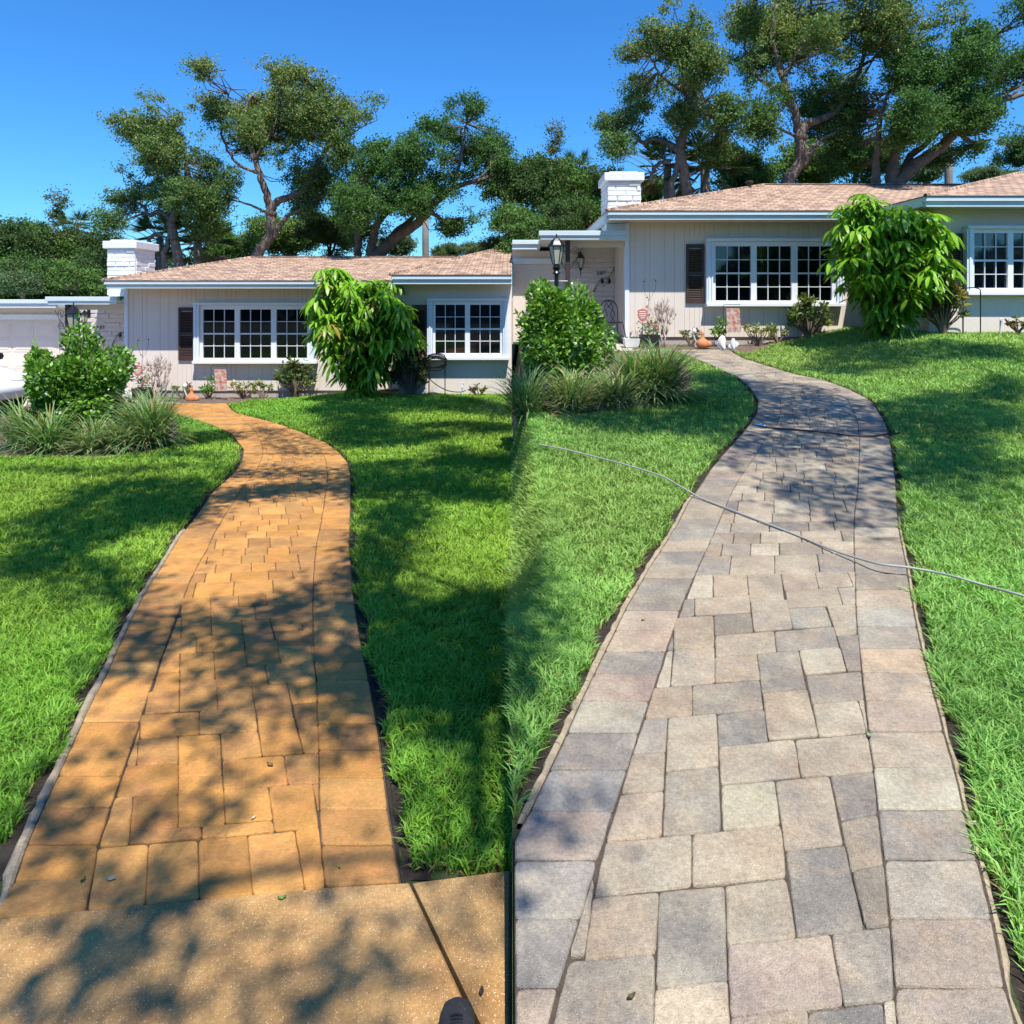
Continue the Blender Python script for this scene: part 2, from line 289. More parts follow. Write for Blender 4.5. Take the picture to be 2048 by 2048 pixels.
FIELD['L'] = [km(0, q) for q in [
 [(740,1880),(1120,1842),(1092,2293),(668,2335)],[(1126,1840),(1490,1810),(1500,2253),(1100,2292)],[(1502,1808),(1865,1775),(1905,2217),(1508,2252)],[(1872,1772),(2222,1735),(2297,2183),(1911,2216)],[(2230,1735),(2402,1715),(2447,2163),(2304,2182)],
 [(985,1738),(1515,1705),(1520,1793),(975,1833)],[(1530,1704),(2058,1664),(2068,1742),(1530,1788)],[(875,1487),(1000,1480),(972,1842),(752,1855)],[(1006,1476),(1342,1456),(1342,1705),(985,1732)],[(1350,1330),(1677,1312),(1697,1682),(1348,1705)],
 [(1690,1430),(2022,1406),(2056,1652),(1705,1680)],[(2032,1405),(2357,1385),(2402,1710),(2072,1735)],[(2361,1383),(2402,1373),(2404,1570),(2397,1570)],[(955,1245),(1345,1228),(1345,1450),(880,1478)],[(1047,1050),(1345,1027),(1342,1228),(1032,1240)],[(1050,985),(1044,1045),(1025,1237),(960,1237)],
 [(1350,1025),(1657,1008),(1674,1312),(1350,1328)],[(1667,1005),(1942,985),(1977,1172),(1680,1200)],[(1682,1205),(2139,1175),(2172,1388),(1692,1425)],[(2147,1172),(2402,1152),(2404,1370),(2177,1388)],[(1945,890),(2212,878),(2287,1150),(1982,1170)],[(2250,962),(2397,952),(2402,1147),(2292,1150)],
 [(2214,785),(2392,768),(2397,948),(2248,960)],[(2172,632),(2387,615),(2392,765),(2207,780)],[(1900,640),(2166,628),(2210,872),(1942,886)],[(1510,835),(1922,805),(1940,980),(1507,1004)],[(1060,860),(1502,835),(1502,1004),(1060,1035)],[(1638,657),(1896,645),(1917,802),(1645,820)],[(1360,603),(1630,592),(1640,818),(1357,830)],
 [(1125,692),(1350,682),(1352,830),(1090,855)],[(1237,402),(1355,400),(1355,535),(1198,540)],[(1196,543),(1355,538),(1352,677),(1150,690)],[(1362,397),(1612,388),(1620,588),(1360,600)],[(1618,387),(1850,377),(1867,495),(1622,510)],[(1625,512),(2000,490),(2025,632),(1632,652)],[(2007,488),(2367,470),(2382,610),(2030,628)],
 [(2102,350),(2342,345),(2365,466),(2122,476)],[(2346,345),(2364,343),(2370,465),(2367,466)],[(1850,308),(2088,295),(2117,480),(1870,490)],[(1285,285),(1480,277),(1480,388),(1240,398)],[(1485,272),(1832,256),(1846,370),(1485,385)],[(1825,152),(2037,138),(2068,290),(1842,303)],[(2072,235),(2360,225),(2365,340),(2098,350)],
 [(2042,135),(2262,128),(2285,220),(2066,232)],[(1370,120),(1590,112),(1594,265),(1370,275)],[(1597,154),(1815,150),(1830,250),(1600,264)],[(1342,130),(1366,125),(1362,275),(1292,280)],[(1592,57),(1918,46),(1928,142),(1597,150)],[(1925,42),(2232,30),(2258,124),(1934,138)],[(2240,75),(2357,72),(2360,220),(2290,222)],
 [(1370,-20),(1586,-28),(1592,108),(1370,118)],[(1590,-30),(1795,-38),(1802,44),(1594,52)],[(1800,-40),(2002,-50),(2012,34),(1808,42)],[(2007,-50),(2200,-58),(2230,26),(2017,34)],[(2205,-58),(2360,-62),(2357,68),(2240,70)]]]
FIELD['R'] = [km(1024, q) for q in [
 [(430,2725),(1075,2665),(1062,3340),(280,3340)],[(1082,2935),(1625,2872),(1642,3340),(1068,3340)],[(612,2240),(1105,2197),(1082,2652),(550,2702)],[(608,2115),(616,2150),(545,2675),(435,2680)],[(1112,2198),(1600,2155),(1622,2862),(1087,2925)],[(1612,2150),(2065,2095),(2142,2535),(1627,2595)],
 [(1632,2605),(2402,2530),(2497,3055),(1647,3140)],[(2417,2522),(2847,2468),(2877,3005),(2507,3052)],[(1650,3145),(2228,3082),(2240,3340),(1655,3340)],[(2235,3100),(2795,3040),(2815,3340),(2235,3340)],[(2807,3036),(2882,3014),(2900,3340),(2824,3340)],[(2067,1885),(2507,1845),(2652,2470),(2152,2528)],[(2567,2042),(2802,2003),(2842,2450),(2667,2468)],
 [(2482,1665),(2757,1612),(2797,1995),(2558,2030)],[(2404,1320),(2725,1287),(2752,1605),(2477,1650)],[(1990,1364),(2392,1330),(2495,1835),(2057,1875)],[(1582,1397),(1980,1364),(2017,1690),(1592,1728)],[(1364,1768),(2027,1700),(2062,2085),(1362,2150)],[(708,1822),(1352,1764),(1350,2148),(624,2225)],[(820,1467),(1142,1440),(1127,1775),(710,1815)],
 [(1160,1292),(1555,1252),(1572,1730),(1142,1765)],[(1564,1107),(2127,1052),(2172,1325),(1577,1385)],[(2137,1050),(2680,1002),(2722,1280),(2182,1325)],[(2269,780),(2610,752),(2677,990),(2317,1020)],[(2618,750),(2652,748),(2680,985),(2677,988)],[(2219,565),(2632,537),(2652,742),(2264,773)],[(2167,377),(2472,354),(2522,528),(2212,557)],
 [(2452,270),(2610,260),(2632,527),(2530,530)],[(2375,42),(2590,30),(2600,250),(2450,262)],[(2087,62),(2362,47),(2412,190),(2122,207)],[(1984,234),(2427,197),(2467,350),(1999,380)],[(1852,405),(2160,382),(2218,666),(1885,698)],[(1535,270),(1975,234),(1992,385),(1536,428)],[(1532,432),(1845,407),(1870,595),(1534,616)],[(1225,377),(1525,352),(1530,618),(1197,646)],
 [(1222,132),(1517,114),(1524,345),(1224,370)],[(1175,385),(1212,377),(1190,650),(1087,660)],[(1202,290),(1216,280),(1214,370),(1174,380)],[(1070,662),(1355,642),(1357,865),(1005,892)],[(1362,640),(1867,600),(1895,815),(1364,860)],[(1892,702),(2224,672),(2310,1018),(1937,1055)],[(1548,860),(1902,822),(1928,1060),(1560,1100)],[(1182,890),(1540,858),(1555,1245),(1162,1285)],
 [(1000,897),(1174,888),(1157,1138),(915,1155)],[(910,1159),(1154,1142),(1142,1430),(825,1455)],[(1524,115),(1800,94),(1817,232),(1532,262)],[(1802,12),(2075,-5),(2117,208),(1827,230)],[(1380,-12),(1790,-42),(1798,90),(1382,113)],[(1307,-5),(1375,-10),(1374,115),(1262,130)],[(2062,-70),(2452,-95),(2492,30),(2085,55)],[(2458,-95),(2587,-105),(2589,25),(2500,30)],
 [(1775,-198),(2025,-205),(2052,-8),(1797,6)],[(1520,-193),(1770,-198),(1782,-47),(1524,-28)],[(1385,-190),(1512,-193),(1514,-28),(1322,-15)],[(2032,-206),(2282,-212),(2312,-93),(2057,-72)],[(2287,-212),(2527,-218),(2575,-108),(2317,-95)],[(2534,-219),(2587,-222),(2587,-108),(2580,-108)]]]

def clip0(poly):     # keep X >= 0.006
    out = []; n = len(poly)
    for i in range(n):
        a = poly[i]; b = poly[(i + 1) % n]; ia = a[0] >= .006; ib = b[0] >= .006
        if ia: out.append(a)
        if ia != ib:
            t = (.006 - a[0]) / (b[0] - a[0]); out.append((.006, a[1] + t * (b[1] - a[1])))
    return out
def area(p): return .5 * sum(p[i][0] * p[(i + 1) % len(p)][1] - p[(i + 1) % len(p)][0] * p[i][1] for i in range(len(p)))
def shrink(poly, d):  # inward offset of a convex polygon
    n = len(poly); L = []
    for i in range(n):
        a = Vector(poly[i]); b = Vector(poly[(i + 1) % n]); e = b - a
        if e.length < 1e-6: continue
        e.normalize(); nn = Vector((-e.y, e.x)); L.append((a + nn * d, e))
    out = []
    for i in range(len(L)):
        p, u = L[i - 1]; q, v = L[i]; cr = u.x * v.y - u.y * v.x
        if abs(cr) < 1e-3: out.append(q.copy()); continue
        t = ((q - p).x * v.y - (q - p).y * v.x) / cr; out.append(p + u * t)
    return [(v.x, v.y) for v in out]
def paver(mb, poly, col, rr, sh=.0016):
    """one stone: rounded corners, slightly wavy worn edges, chamfered top"""
    if area(poly) < 0: poly = poly[::-1]
    if abs(area(poly)) < 4e-4: return
    p = shrink(poly, sh)
    if abs(area(p)) < 3e-4 or area(p) < 0 or any(abs(x) > 20 for x, y in p): p = poly
    n = len(p); ring = []
    for i in range(n):
        a = Vector(p[i - 1]); b = Vector(p[i]); c = Vector(p[(i + 1) % n])
        r = min(.013 * rr.uniform(.5, 1.3), (a - b).length * .35, (c - b).length * .35)
        s = b + (a - b).normalized() * r; e = b + (c - b).normalized() * r
        for t in (0, .5, 1): ring.append(s * (1 - t) ** 2 + b * 2 * t * (1 - t) + e * t * t)
        L = (c - b).length; m = max(1, min(5, int(L / .035)))
        e2 = c + (b - c).normalized() * min(.02, L * .3)
        nn = Vector((-(c - b).y, (c - b).x)).normalized()
        for k in range(1, m): ring.append(e.lerp(e2, k / m) + nn * rr.uniform(-.0014, .0012))
    k = len(ring); cx = sum(v.x for v in ring) / k; cy = sum(v.y for v in ring) / k; c0 = Vector((cx, cy))
    tz = rr.uniform(-.0022, .0022); tx = rr.uniform(-.006, .006); ty = rr.uniform(-.006, .006)
    vs = []
    for dz, ins in ((-.028, 0), (-.005, 0), (-.0012, .0028), (0, .007)):
        for v in ring:
            d = c0 - v; q = v + d.normalized() * min(ins, d.length * .4)
            vs.append((q.x, q.y, float(zg(q.x, q.y)) + dz + tz + (q.x - cx) * tx + (q.y - cy) * ty))
    fs = [(j * k + i, j * k + (i + 1) % k, (j + 1) * k + (i + 1) % k, (j + 1) * k + i) for j in range(3) for i in range(k)]
    fs.append(tuple(range(3 * k, 4 * k)))
    mb.add(vs, fs, col)
def path_colour(half, rr, border):
    if half == 'L':
        b = rr.choice([(.56, .275, .070), (.61, .31, .085), (.50, .24, .058), (.58, .275, .064), (.52, .275, .082), (.60, .285, .070), (.42, .215, .066)])
        k = rr.uniform(.74, 1.0)
    else:
        b = rr.choice([(.41, .335, .235), (.43, .34, .245), (.37, .305, .22), (.46, .385, .275), (.39, .30, .205), (.29, .245, .185), (.42, .35, .25), (.33, .28, .215)])
        if border and rr.random() < .45: b = rr.choice([(.26, .235, .195), (.34, .30, .235), (.33, .25, .20), (.40, .37, .29)])
        elif rr.random() < .16: b = rr.choice([(.21, .19, .165), (.52, .45, .33), (.30, .26, .21)])
        k = rr.uniform(.70, .86)
    return tuple(c * k for c in b)
def build_path(half):
    rr = random.Random(5 if half == 'L' else 9); E = EDGE[half]; H = HL if half == 'L' else HR
    D = lambda py: F * EYE / (py - H)
    mb = MB()
    def put(poly, border=False, col=None, sh=.0015):
        if half == 'R': poly = clip0(poly)
        if len(poly) >= 3: paver(mb, poly, col or path_colour(half, rr, border), rr, sh)
    if half == 'L':
        jl = [D(p) for p in (1762, 1688, 1614, 1551, 1493, 1443, 1399, 1356, 1321, 1289, 1258, 1234, 1210)]; jr = [D(p) for p in (1760, 1688, 1617, 1554, 1498, 1446, 1401, 1359, 1323, 1291, 1261, 1233, 1209)]
        top = D(806); y0 = lambda x: 3.84 + .11 * (x + 1.84); sh = -.371; st = 0.0
        colL = None
    else:
        jl = [D(1200 + .265 * k) for k in (3340, 2915, 2395, 1958, 1592, 1278, 1000, 762, 555, 388, 228, 78)]; jr = [D(1200 + .265 * k) for k in (3340, 2915, 2395, 1950, 1580, 1260, 990, 755, 545, 360, 195, 45)]
        top = D(700); y0 = lambda x: 3.352 + .06 * (x - .91); sh = .377; st = 0
    darkL = {3: (.36, .36, .37), 4: (.40, .355, .34), 5: (.27, .285, .31), 6: (.26, .25, .26), 7: (.35, .355, .335), 8: (.33, .27, .265), 9: (.26, .26, .255), 2: (.27, .27, .28), 1: (.42, .36, .32), 10: (.47, .38, .32), 11: (.46, .39, .34)}
    darkR = {3: (.40, .385, .36), 4: (.30, .29, .285), 5: (.47, .47, .42), 6: (.44, .41, .36), 7: (.42, .37, .335), 8: (.45, .39, .335), 9: (.52, .43, .34), 2: (.37, .33, .30), 1: (.38, .34, .31)}
    for side, js in ((0, jl), (1, jr)):
        if half == 'L':                        # bottom stones against the sidewalk
            if side == 0: put([gp('L', *p) for p in [(-20, 1838), (172, 1820), (188, 1741), (29, 1762)]], True)
            else: put([gp('L', *p) for p in [(650, 1772), (800, 1764), (787, 1690), (642, 1694)]], True)
        while js[-1] < top: js.append(min(js[-1] + rr.uniform(.150, .168), top))
        e0, e1 = (E['oL'], E['iL']) if side == 0 else (E['iR'], E['oR'])
        for i in range(len(js) - 1):
            a, b = js[i], js[i + 1]
            if b - a < .03: continue
            c = None
            if half == 'R':
                c = (darkL if side == 0 else darkR).get(i + 1)
                if c: c = (c[0] * .82, c[1] * .74, c[2] * .61)
            put([(float(e0(a)), a), (float(e1(a)), a), (float(e1(b)), b), (float(e0(b)), b)], True, c)
    spec = {} if half == 'L' else {(k + 1 if k >= 8 else k): v for k, v in {4: (.27, .265, .255), 10: (.25, .25, .245), 13: (.22, .21, .21), 40: (.19, .195, .205), 28: (.31, .32, .31), 15: (.44, .43, .35), 1: (.56, .50, .41), 18: (.47, .40, .33), 7: (.30, .285, .27), 42: (.33, .31, .30), 3: (.35, .32, .28), 6: (.40, .345, .32)}.items()}
    for i, q in enumerate(FIELD[half]): put([gp(half, *p) for p in q], False, tuple(c * f for c, f in zip(spec[i], (.82, .74, .62))) if i in spec else None, -.0012)
    # the rest of the field, laid in running rows
    k = 0; base = y0(0)
    tilt = y0(1) - y0(0)
    yy = base
    while True:
        h = .155 + (0.0 if k % 5 else .075); ya, yb = yy, yy + h
        def line(yc, fn):
            y = yc
            for _ in range(4): y = yc + tilt * float(fn(y)) * max(0, 1 - (yc - base) / 6)
            return float(fn(y)), y
        la, lb = line(ya, E['iL']), line(yb, E['iL']); ra, rb = line(ya, E['iR']), line(yb, E['iR'])
        if min(la[1], ra[1]) > top - .1: break
        if max(lb[1], rb[1]) > top + .15: break
        # joints at constant xs = X - sh*y
        xs = la[0] - sh * la[1] + rr.choice([.05, .09, .13, .17]); cuts = []
        while True:
            def jp(l, r):
                den = (r[0] - l[0]) - sh * (r[1] - l[1]); t = (xs - (l[0] - sh * l[1])) / den; return t, (l[0] + t * (r[0] - l[0]), l[1] + t * (r[1] - l[1]))
            ta, pa = jp(la, ra); tb, pb = jp(lb, rb)
            if ta > .93 and tb > .93: break
            if ta > .96 or tb > .96: break
            if ta > .04 and tb > .04: cuts.append((pa, pb))
            xs += rr.choice([.15, .23, .225, .155])
        prev = (la, lb)
        for c in cuts + [(ra, rb)]:
            put([prev[0], c[0], c[1], prev[1]]); prev = c
        yy = yb; k += 1
    if half == 'R':      # the path carries on under the viewer's feet
        eo, ei, ej, ek = (float(E[q](1.33)) for q in ('oL', 'iL', 'iR', 'oR')); y1 = D(1200 + .265 * 3340) - .002
        for r_ in range(7):
            ya, yb = y1 - .155 * (r_ + 1), y1 - .155 * r_
            put([(eo, ya), (ei, ya), (ei, yb), (eo, yb)], True); put([(ej, ya), (ek, ya), (ek, yb), (ej, yb)], True); x = ei; st_ = [.12, .2, .16][r_ % 3]
            while x < ej - .01:
                x2 = min(ej, x + st_); x2 = ej if ej - x2 < .06 else x2; put([(x, ya), (x2, ya), (x2, yb), (x, yb)]); x = x2; st_ = rr.choice([.155, .23])
    o = mb.build('path', M['paverL'] if half == 'L' else M['paver'], color=True, kind='structure')
    # joint sand bed
    js = MB(); ys = np.linspace(D(1850) if half == 'L' else .22, top + .02, 120); vs = []; 
    for y in ys:
        a = max(float(E['oL'](y)) - .004, .006) if half == 'R' else float(E['oL'](y)) - .004
        b = float(E['oR'](y)) + .004
        if half == 'L':
            pass
        for t in (0, .25, .5, .75, 1): x = a + t * (b - a); vs.append((x, y, float(zg(x, y)) - .008))
    fs = [(i * 5 + j, i * 5 + j + 1, i * 5 + j + 6, i * 5 + j + 5) for i in range(len(ys) - 1) for j in range(4)]
    js.add(vs, fs); js.build('joint_sand', M['joint'], o)
    return o
build_path('L'); build_path('R')

# ------------------------------------------------------------------ ground sheets
def ground():
    xsL = np.concatenate([[-400, -150, -60, -30, -20], np.linspace(-14, 0, 36)[:-1], [-.0005]])
    ysA = np.concatenate([[-400, -100, -30, -10, -3, 0], np.linspace(1, 17, 40), [25, 50, 150, 400, 900]])
    mb = MB()
    def sheet(xs, eps):
        n = len(xs); vs = [(x, y, float(zg(eps * (abs(x) + 1e-6), y)) - .032) for y in ysA for x in xs]
        return vs, [(i * n + j, i * n + j + 1, (i + 1) * n + j + 1, (i + 1) * n + j) for i in range(len(ysA) - 1) for j in range(n - 1)]
    mb.add(*sheet(list(xsL), -1)); mb.add(*sheet(sorted([-x for x in xsL] + [.05, .1, .15, .2, .26, .32]), 1))
    # the bank between the two gardens
    vs = []
    for y in ysA: vs += [(-.0005, y, float(zg(-1e-6, y)) - .032), (.0005, y, float(zg(1e-6, y)) - .032)]
    mb.add(vs, [(2 * i, 2 * i + 1, 2 * i + 3, 2 * i + 2) for i in range(len(ysA) - 1)])
    mb.build('ground', M['turf'], kind='structure')
ground()
def slab(name, poly, m, top=0.0, thick=.1, kind='structure', n=1):
    """flat slab following the terrain"""
    mb = MB(); k = len(poly)
    vs = [(x, y, float(zg(x, y)) + top) for x, y in poly] + [(x, y, float(zg(x, y)) + top - thick) for x, y in poly]
    mb.add(vs, [tuple(range(k)), tuple(range(k, 2 * k))[::-1]] + [(i, i + k, (i + 1) % k + k, (i + 1) % k) for i in range(k)])
    return mb.build(name, m, kind=kind)
def terr_patch(name, half, polypx, m, dz, parent=None, step=.12, world=False):
    """fine sheet inside a polygon, slightly lumpy"""
    poly = polypx if world else [gp(half, *p) for p in polypx]
    xs = [p[0] for p in poly]; ys = [p[1] for p in poly]
    gx = np.arange(min(xs) - step, max(xs) + step, step); gy = np.arange(min(ys) - step, max(ys) + step, step)
    X, Y = np.meshgrid(gx, gy); Z = zg(X, Y) + dz + RNG.uniform(-.006, .012, X.shape)
    n = len(gx); vs = list(zip(X.ravel(), Y.ravel(), Z.ravel())); fs = []
    inside = inpoly(X, Y, poly)
    for i in range(len(gy) - 1):
        for j in range(n - 1):
            if inside[i, j] or inside[i + 1, j] or inside[i, j + 1] or inside[i + 1, j + 1]:
                fs.append((i * n + j, i * n + j + 1, (i + 1) * n + j + 1, (i + 1) * n + j))
    mb = MB(); mb.add([tuple(map(float, v)) for v in vs], fs); return mb.build(name, m, parent, smooth=True, kind=None if parent else 'structure')
# public sidewalk at the bottom left, two slabs with an open joint
def sidewalk():
    e = [gp('L', *p) for p in [(20, 1834.5), (176, 1819), (289, 1808), (503.6, 1788.5), (650, 1774), (818, 1764.5)]]
    j2 = gp('L', 937, 2019); d = Vector(j2) - Vector(e[-1]); q = Vector(e[-1]) + d * ((-.03 - e[-1][0]) / d[0])
    e0 = (-6, e[0][1] + (e[0][1] - e[1][1]) / (e[0][0] - e[1][0]) * (-6 - e[0][0]))
    A = [e0] + e + [tuple(q), (-6, q.y)]
    g = .0062
    r0 = (e[-1][0] + g * 1.6, e[-1][1]); r1 = gp('L', 1016, 1741.5); r1 = (-.003, r1[1] + .004)
    B = [r0, r1, (-.003, q.y), (q.x + g * 2.2, q.y)]
    mb = MB()
    for P in (A, B):
        P = P if area(P) > 0 else P[::-1]; k = len(P)
        def z(x, y): return float(zg(x, y)) + .002
        I = shrink(P, .006)
        vs = [(x, y, z(x, y) - .12) for x, y in P] + [(x, y, z(x, y) - .005) for x, y in P] + [(x, y, z(x, y)) for x, y in I]
        mb.add(vs, [(j * k + i, j * k + (i + 1) % k, (j + 1) * k + (i + 1) % k, (j + 1) * k + i) for j in range(2) for i in range(k)] + [tuple(range(2 * k, 3 * k))])
    mb.build('sidewalk', M['walk'], kind='structure')
sidewalk()
slab('street', [(-60, -9), (60, -9), (60, -3.2), (-60, -3.2)], mat('asphalt', (.05, .05, .052), .9, noise=(30, .3), bump=(90, .5, .004)), -.02)
# concrete edging poured along the paths, and the dark trench beside it
def strip(name, half, side, wfun, dz0, dz1, m, y0, y1, wob, off=0.0):
    E = EDGE[half]; e = E['oL'] if side < 0 else E['oR']; rr = random.Random(3)
    mb = MB(); ys = np.arange(y0, y1, .04); sec = []
    for y in ys:
        x = float(e(y)) + side * (.003 + off); w = wfun(y) * (1 + rr.uniform(-wob, wob))
        if half == 'R' and x - w < .01 and side < 0:
            if x < .03: continue
            w = min(w, x - .01)
        z = float(zg(x, y)); j = rr.uniform(-.002, .002)
        sec.append([(x, y, z + dz0 - .03), (x, y, z + dz0 + j), (x + side * w * .25, y, z + dz1 + j), (x + side * w * .75, y, z + dz1 + j - .001), (x + side * w, y, z + dz0 - .004), (x + side * w, y, z + dz0 - .03)])
    for a, b in zip(sec[:-1], sec[1:]):
        if b[0][1] - a[0][1] > .06: continue
        mb.add(a + b, [(i, i + 1, i + 7, i + 6) for i in range(5)])
    o = mb.build(name, m, smooth=False, kind='structure'); return o
strip('kerb_strip', 'L', -1, lambda y: .032, -.010, -.002, M['edging'], 1.7, 5.2, .25)
strip('kerb_strip', 'L', 1, lambda y: .018, -.020, -.014, M['soil'], 1.85, 3.4, .35)
strip('kerb_strip', 'R', -1, lambda y: .026, -.012, -.004, M['edging'], 1.3, 4.6, .3)
strip('kerb_strip', 'R', 1, lambda y: .016, -.016, -.010, M['edging'], 1.3, 4.2, .4)
for half in 'LR':
    for side in (-1, 1): strip('soil_trench', half, side, lambda y: .09, -.032, -.027, M['soil'], 1.35 if half == 'R' else 1.9, 12.5, .25, off=.02)

# planting beds, driveway, entry slab
BED = {'L': [(-260, 918), (20, 914), (120, 914), (200, 917), (290, 905), (340, 893), (360, 870), (352, 842), (326, 815), (300, 806), (255, 805), (60, 815), (-260, 850)],
       'R': [(1026, 829), (1117, 832), (1210, 824), (1290, 811), (1345, 800), (1380, 780), (1384, 750), (1360, 722), (1337, 707), (1300, 699), (1240, 696), (1026, 705)]}
LIM = {'L': ([-20, -6.3, -5.75, -5.55, -4.4, -3.2, -2.5, 0], [14.0, 14.0, 13.7, 14.7, 15.1, 15.1, 13.85, 13.85]),
       'R': ([0, 3.9, 4.25, 5.1, 6.2, 7.3, 7.5, 20], [12.7, 12.7, 12.35, 13.4, 13.6, 13.6, 12.25, 12.25])}
terr_patch('garden_bed', 'L', BED['L'], M['mulch'], -.012)
terr_patch('garden_bed', 'R', BED['R'], M['mulch'], -.012)
terr_patch('garden_bed', 'L', [(-8.7, 14.25), (-6.2, 14.2), (-5.72, 13.85), (-5.5, 14.7), (-4.4, 15.1), (-2.3, 15.1), (-2.3, 15.5), (-8.7, 15.5)], M['mulch'], -.008, step=.1, world=True)
terr_patch('garden_bed', 'R', [(2.4, 12.85), (4.0, 12.75), (4.3, 12.4), (5.1, 13.35), (6.2, 13.55), (7.6, 13.5), (7.6, 13.9), (2.4, 13.9)], M['mulch'], -.008, step=.1, world=True)
slab('driveway', [(-16, 11.7), (-10.2, 11.7), (-9.6, 14.0), (-9.3, 14.2), (-9.3, 17.0), (-16, 17.0)], M['drive'], -.004)
slab('entry_walk', [(-9.25, 14.15), (-6.7, 14.15), (-6.7, 14.23), (-8.75, 14.9), (-8.75, 16.8), (-9.25, 16.8)], M['drive'], -.006)
slab('entry_walk', [(.3, 12.75), (3.2, 12.75), (2.35, 13.1), (2.2, 15.2), (.3, 15.2)], M['drive'], -.006)

# ------------------------------------------------------------------ lawns of real blades
def blades(name, P, h, w, lean, ang, C, label):
    n = len(P); rot = RNG.uniform(0, 2 * np.pi, n)
    S = np.stack([np.cos(rot), np.sin(rot), np.zeros(n)], 1) * w[:, None] * .5
    Dr = np.stack([np.cos(ang), np.sin(ang), np.zeros(n)], 1) * (h * lean)[:, None]
    up = np.array([0, 0, 1.0])
    m1 = P + up * (h * .62)[:, None] + Dr * .38; tp = P + up * (h * (1 - .25 * lean))[:, None] + Dr
    V = np.stack([P - S, P + S, m1 + S * .85, m1 - S * .85, tp], 1).reshape(-1, 3)
    b = (np.arange(n) * 5)[:, None]
    lo = np.concatenate([b + 0, b + 1, b + 2, b + 3, b + 3, b + 2, b + 4], 1).ravel()
    st = np.stack([np.arange(n) * 7, np.arange(n) * 7 + 4], 1).ravel()
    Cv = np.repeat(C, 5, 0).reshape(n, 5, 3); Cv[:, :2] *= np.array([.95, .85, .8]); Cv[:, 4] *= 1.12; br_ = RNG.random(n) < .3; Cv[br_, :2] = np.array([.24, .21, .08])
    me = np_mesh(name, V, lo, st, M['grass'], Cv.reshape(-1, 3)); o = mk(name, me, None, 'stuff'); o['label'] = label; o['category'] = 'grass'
    return o
def vnoise(x, y, s, seed):
    r = np.random.default_rng(seed); G = r.random((64, 64)); X = (x / s) % 63; Y = (y / s) % 63
    i = X.astype(int); j = Y.astype(int); u = X - i; v = Y - j; u = u * u * (3 - 2 * u); v = v * v * (3 - 2 * v)
    return (G[i, j] * (1 - u) * (1 - v) + G[i + 1, j] * u * (1 - v) + G[i, j + 1] * (1 - u) * v + G[i + 1, j + 1] * u * v)
def lawn(half, side, label):
    E = EDGE[half]; Ps = []
    bands = [(.5, 1.3, 6000), (1.3, 2.4, 26000), (2.4, 3.4, 19000), (3.4, 4.6, 12500), (4.6, 6.2, 7600), (6.2, 8.2, 4800), (8.2, 10.6, 3200), (10.6, 15.3, 2300)]
    for y0, y1, den in bands:
        lim = max(.80 * y1 + 1.5, 4.2) + 1.0; x0, x1 = (-lim, 0) if half == 'L' else (0, lim)
        if half == 'L' and side < 0: x1 = -1.0
        if half == 'R' and side > 0: x0 = .9
        n = int((x1 - x0) * (y1 - y0) * den); x = RNG.uniform(x0, x1, n); y = RNG.uniform(y0, y1, n)
        wig = .018 * np.sin(y * 9 + ord(half) % 3) + .012 * np.sin(y * 23 + side) + .02 * (vnoise(x + 50, y + 5, .12, 3) - .5)
        if side < 0: ok = x < E['oL'](y) - .058 - wig
        else: ok = x > E['oR'](y) + .044 + wig
        if half == 'L': ok &= (y > 1.905 - .115 * (x + 0) * .75) & (x < -.004)
        else: ok &= x > .002
        ok &= ~inpoly(x, y, [gp(half, *p) for p in BED[half]])
        ok &= (np.abs(x) < .80 * y + .4) | (RNG.random(n) < .3)
        lx, ly = LIM[half]; ok &= y < np.interp(x, lx, ly)
        if half == 'L' and side < 0:
            ok &= (y < 9.0 + 0 * x) | (x > np.interp(y, [9, 10, 12, 14], [-5.2, -5.6, -6.6, -7.5]))
        if half == 'R' and side < 0:
            ok &= (y < 8.6) | (x > 2.2)
        if half == 'L' and side > 0:
            pass
        if half == 'R' and side < 0:      # thicker sward on the little bank
            m = int(.3 * (y1 - y0) * den * 3); x = np.concatenate([x, RNG.uniform(.0, .3, m)]); y = np.concatenate([y, RNG.uniform(y0, y1, m)]); ok = np.concatenate([ok, (y[-m:] > 2.6) & (y[-m:] < 8.8)])
        x = x[ok]; y = y[ok]; Ps.append(np.stack([x, y, zg(x, y) - .03], 1))
    P = np.concatenate(Ps); n = len(P); d = P[:, 1]
    clump = vnoise(P[:, 0] + 80, P[:, 1], .09, 1); patch = vnoise(P[:, 0] + 80, P[:, 1], .8, 2); big = vnoise(P[:, 0] + 90, P[:, 1], 2.2, 5)
    h = (.038 + .032 * RNG.random(n)) * (.75 + .5 * clump) * (1 + .02 * d)
    w = (.0040 + .0010 * d) * RNG.uniform(.7, 1.25, n)
    lean = RNG.uniform(.25, 1.1, n); ang = clump * 25 + RNG.normal(0, 1.1, n)
    base = np.array([.215, .44, .05]) if half == 'L' else np.array([.255, .475, .11])
    C = base[None] * (.72 + .5 * RNG.random(n))[:, None] * (.8 + .4 * patch)[:, None]
    C[:, 0] *= .85 + .35 * big + .2 * RNG.random(n)
    dead = RNG.random(n) < (.07 + .13 * (patch > .6))
    C[dead] = np.array([.34, .27, .12]) * RNG.uniform(.7, 1.2, (dead.sum(), 1)); h[dead] *= .65; lean[dead] = 1.2
    print('lawn', half, side, n)
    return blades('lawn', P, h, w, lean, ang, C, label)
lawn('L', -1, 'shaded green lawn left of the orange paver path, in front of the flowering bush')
lawn('L', 1, 'green lawn right of the orange paver path, running up to the shrubs')
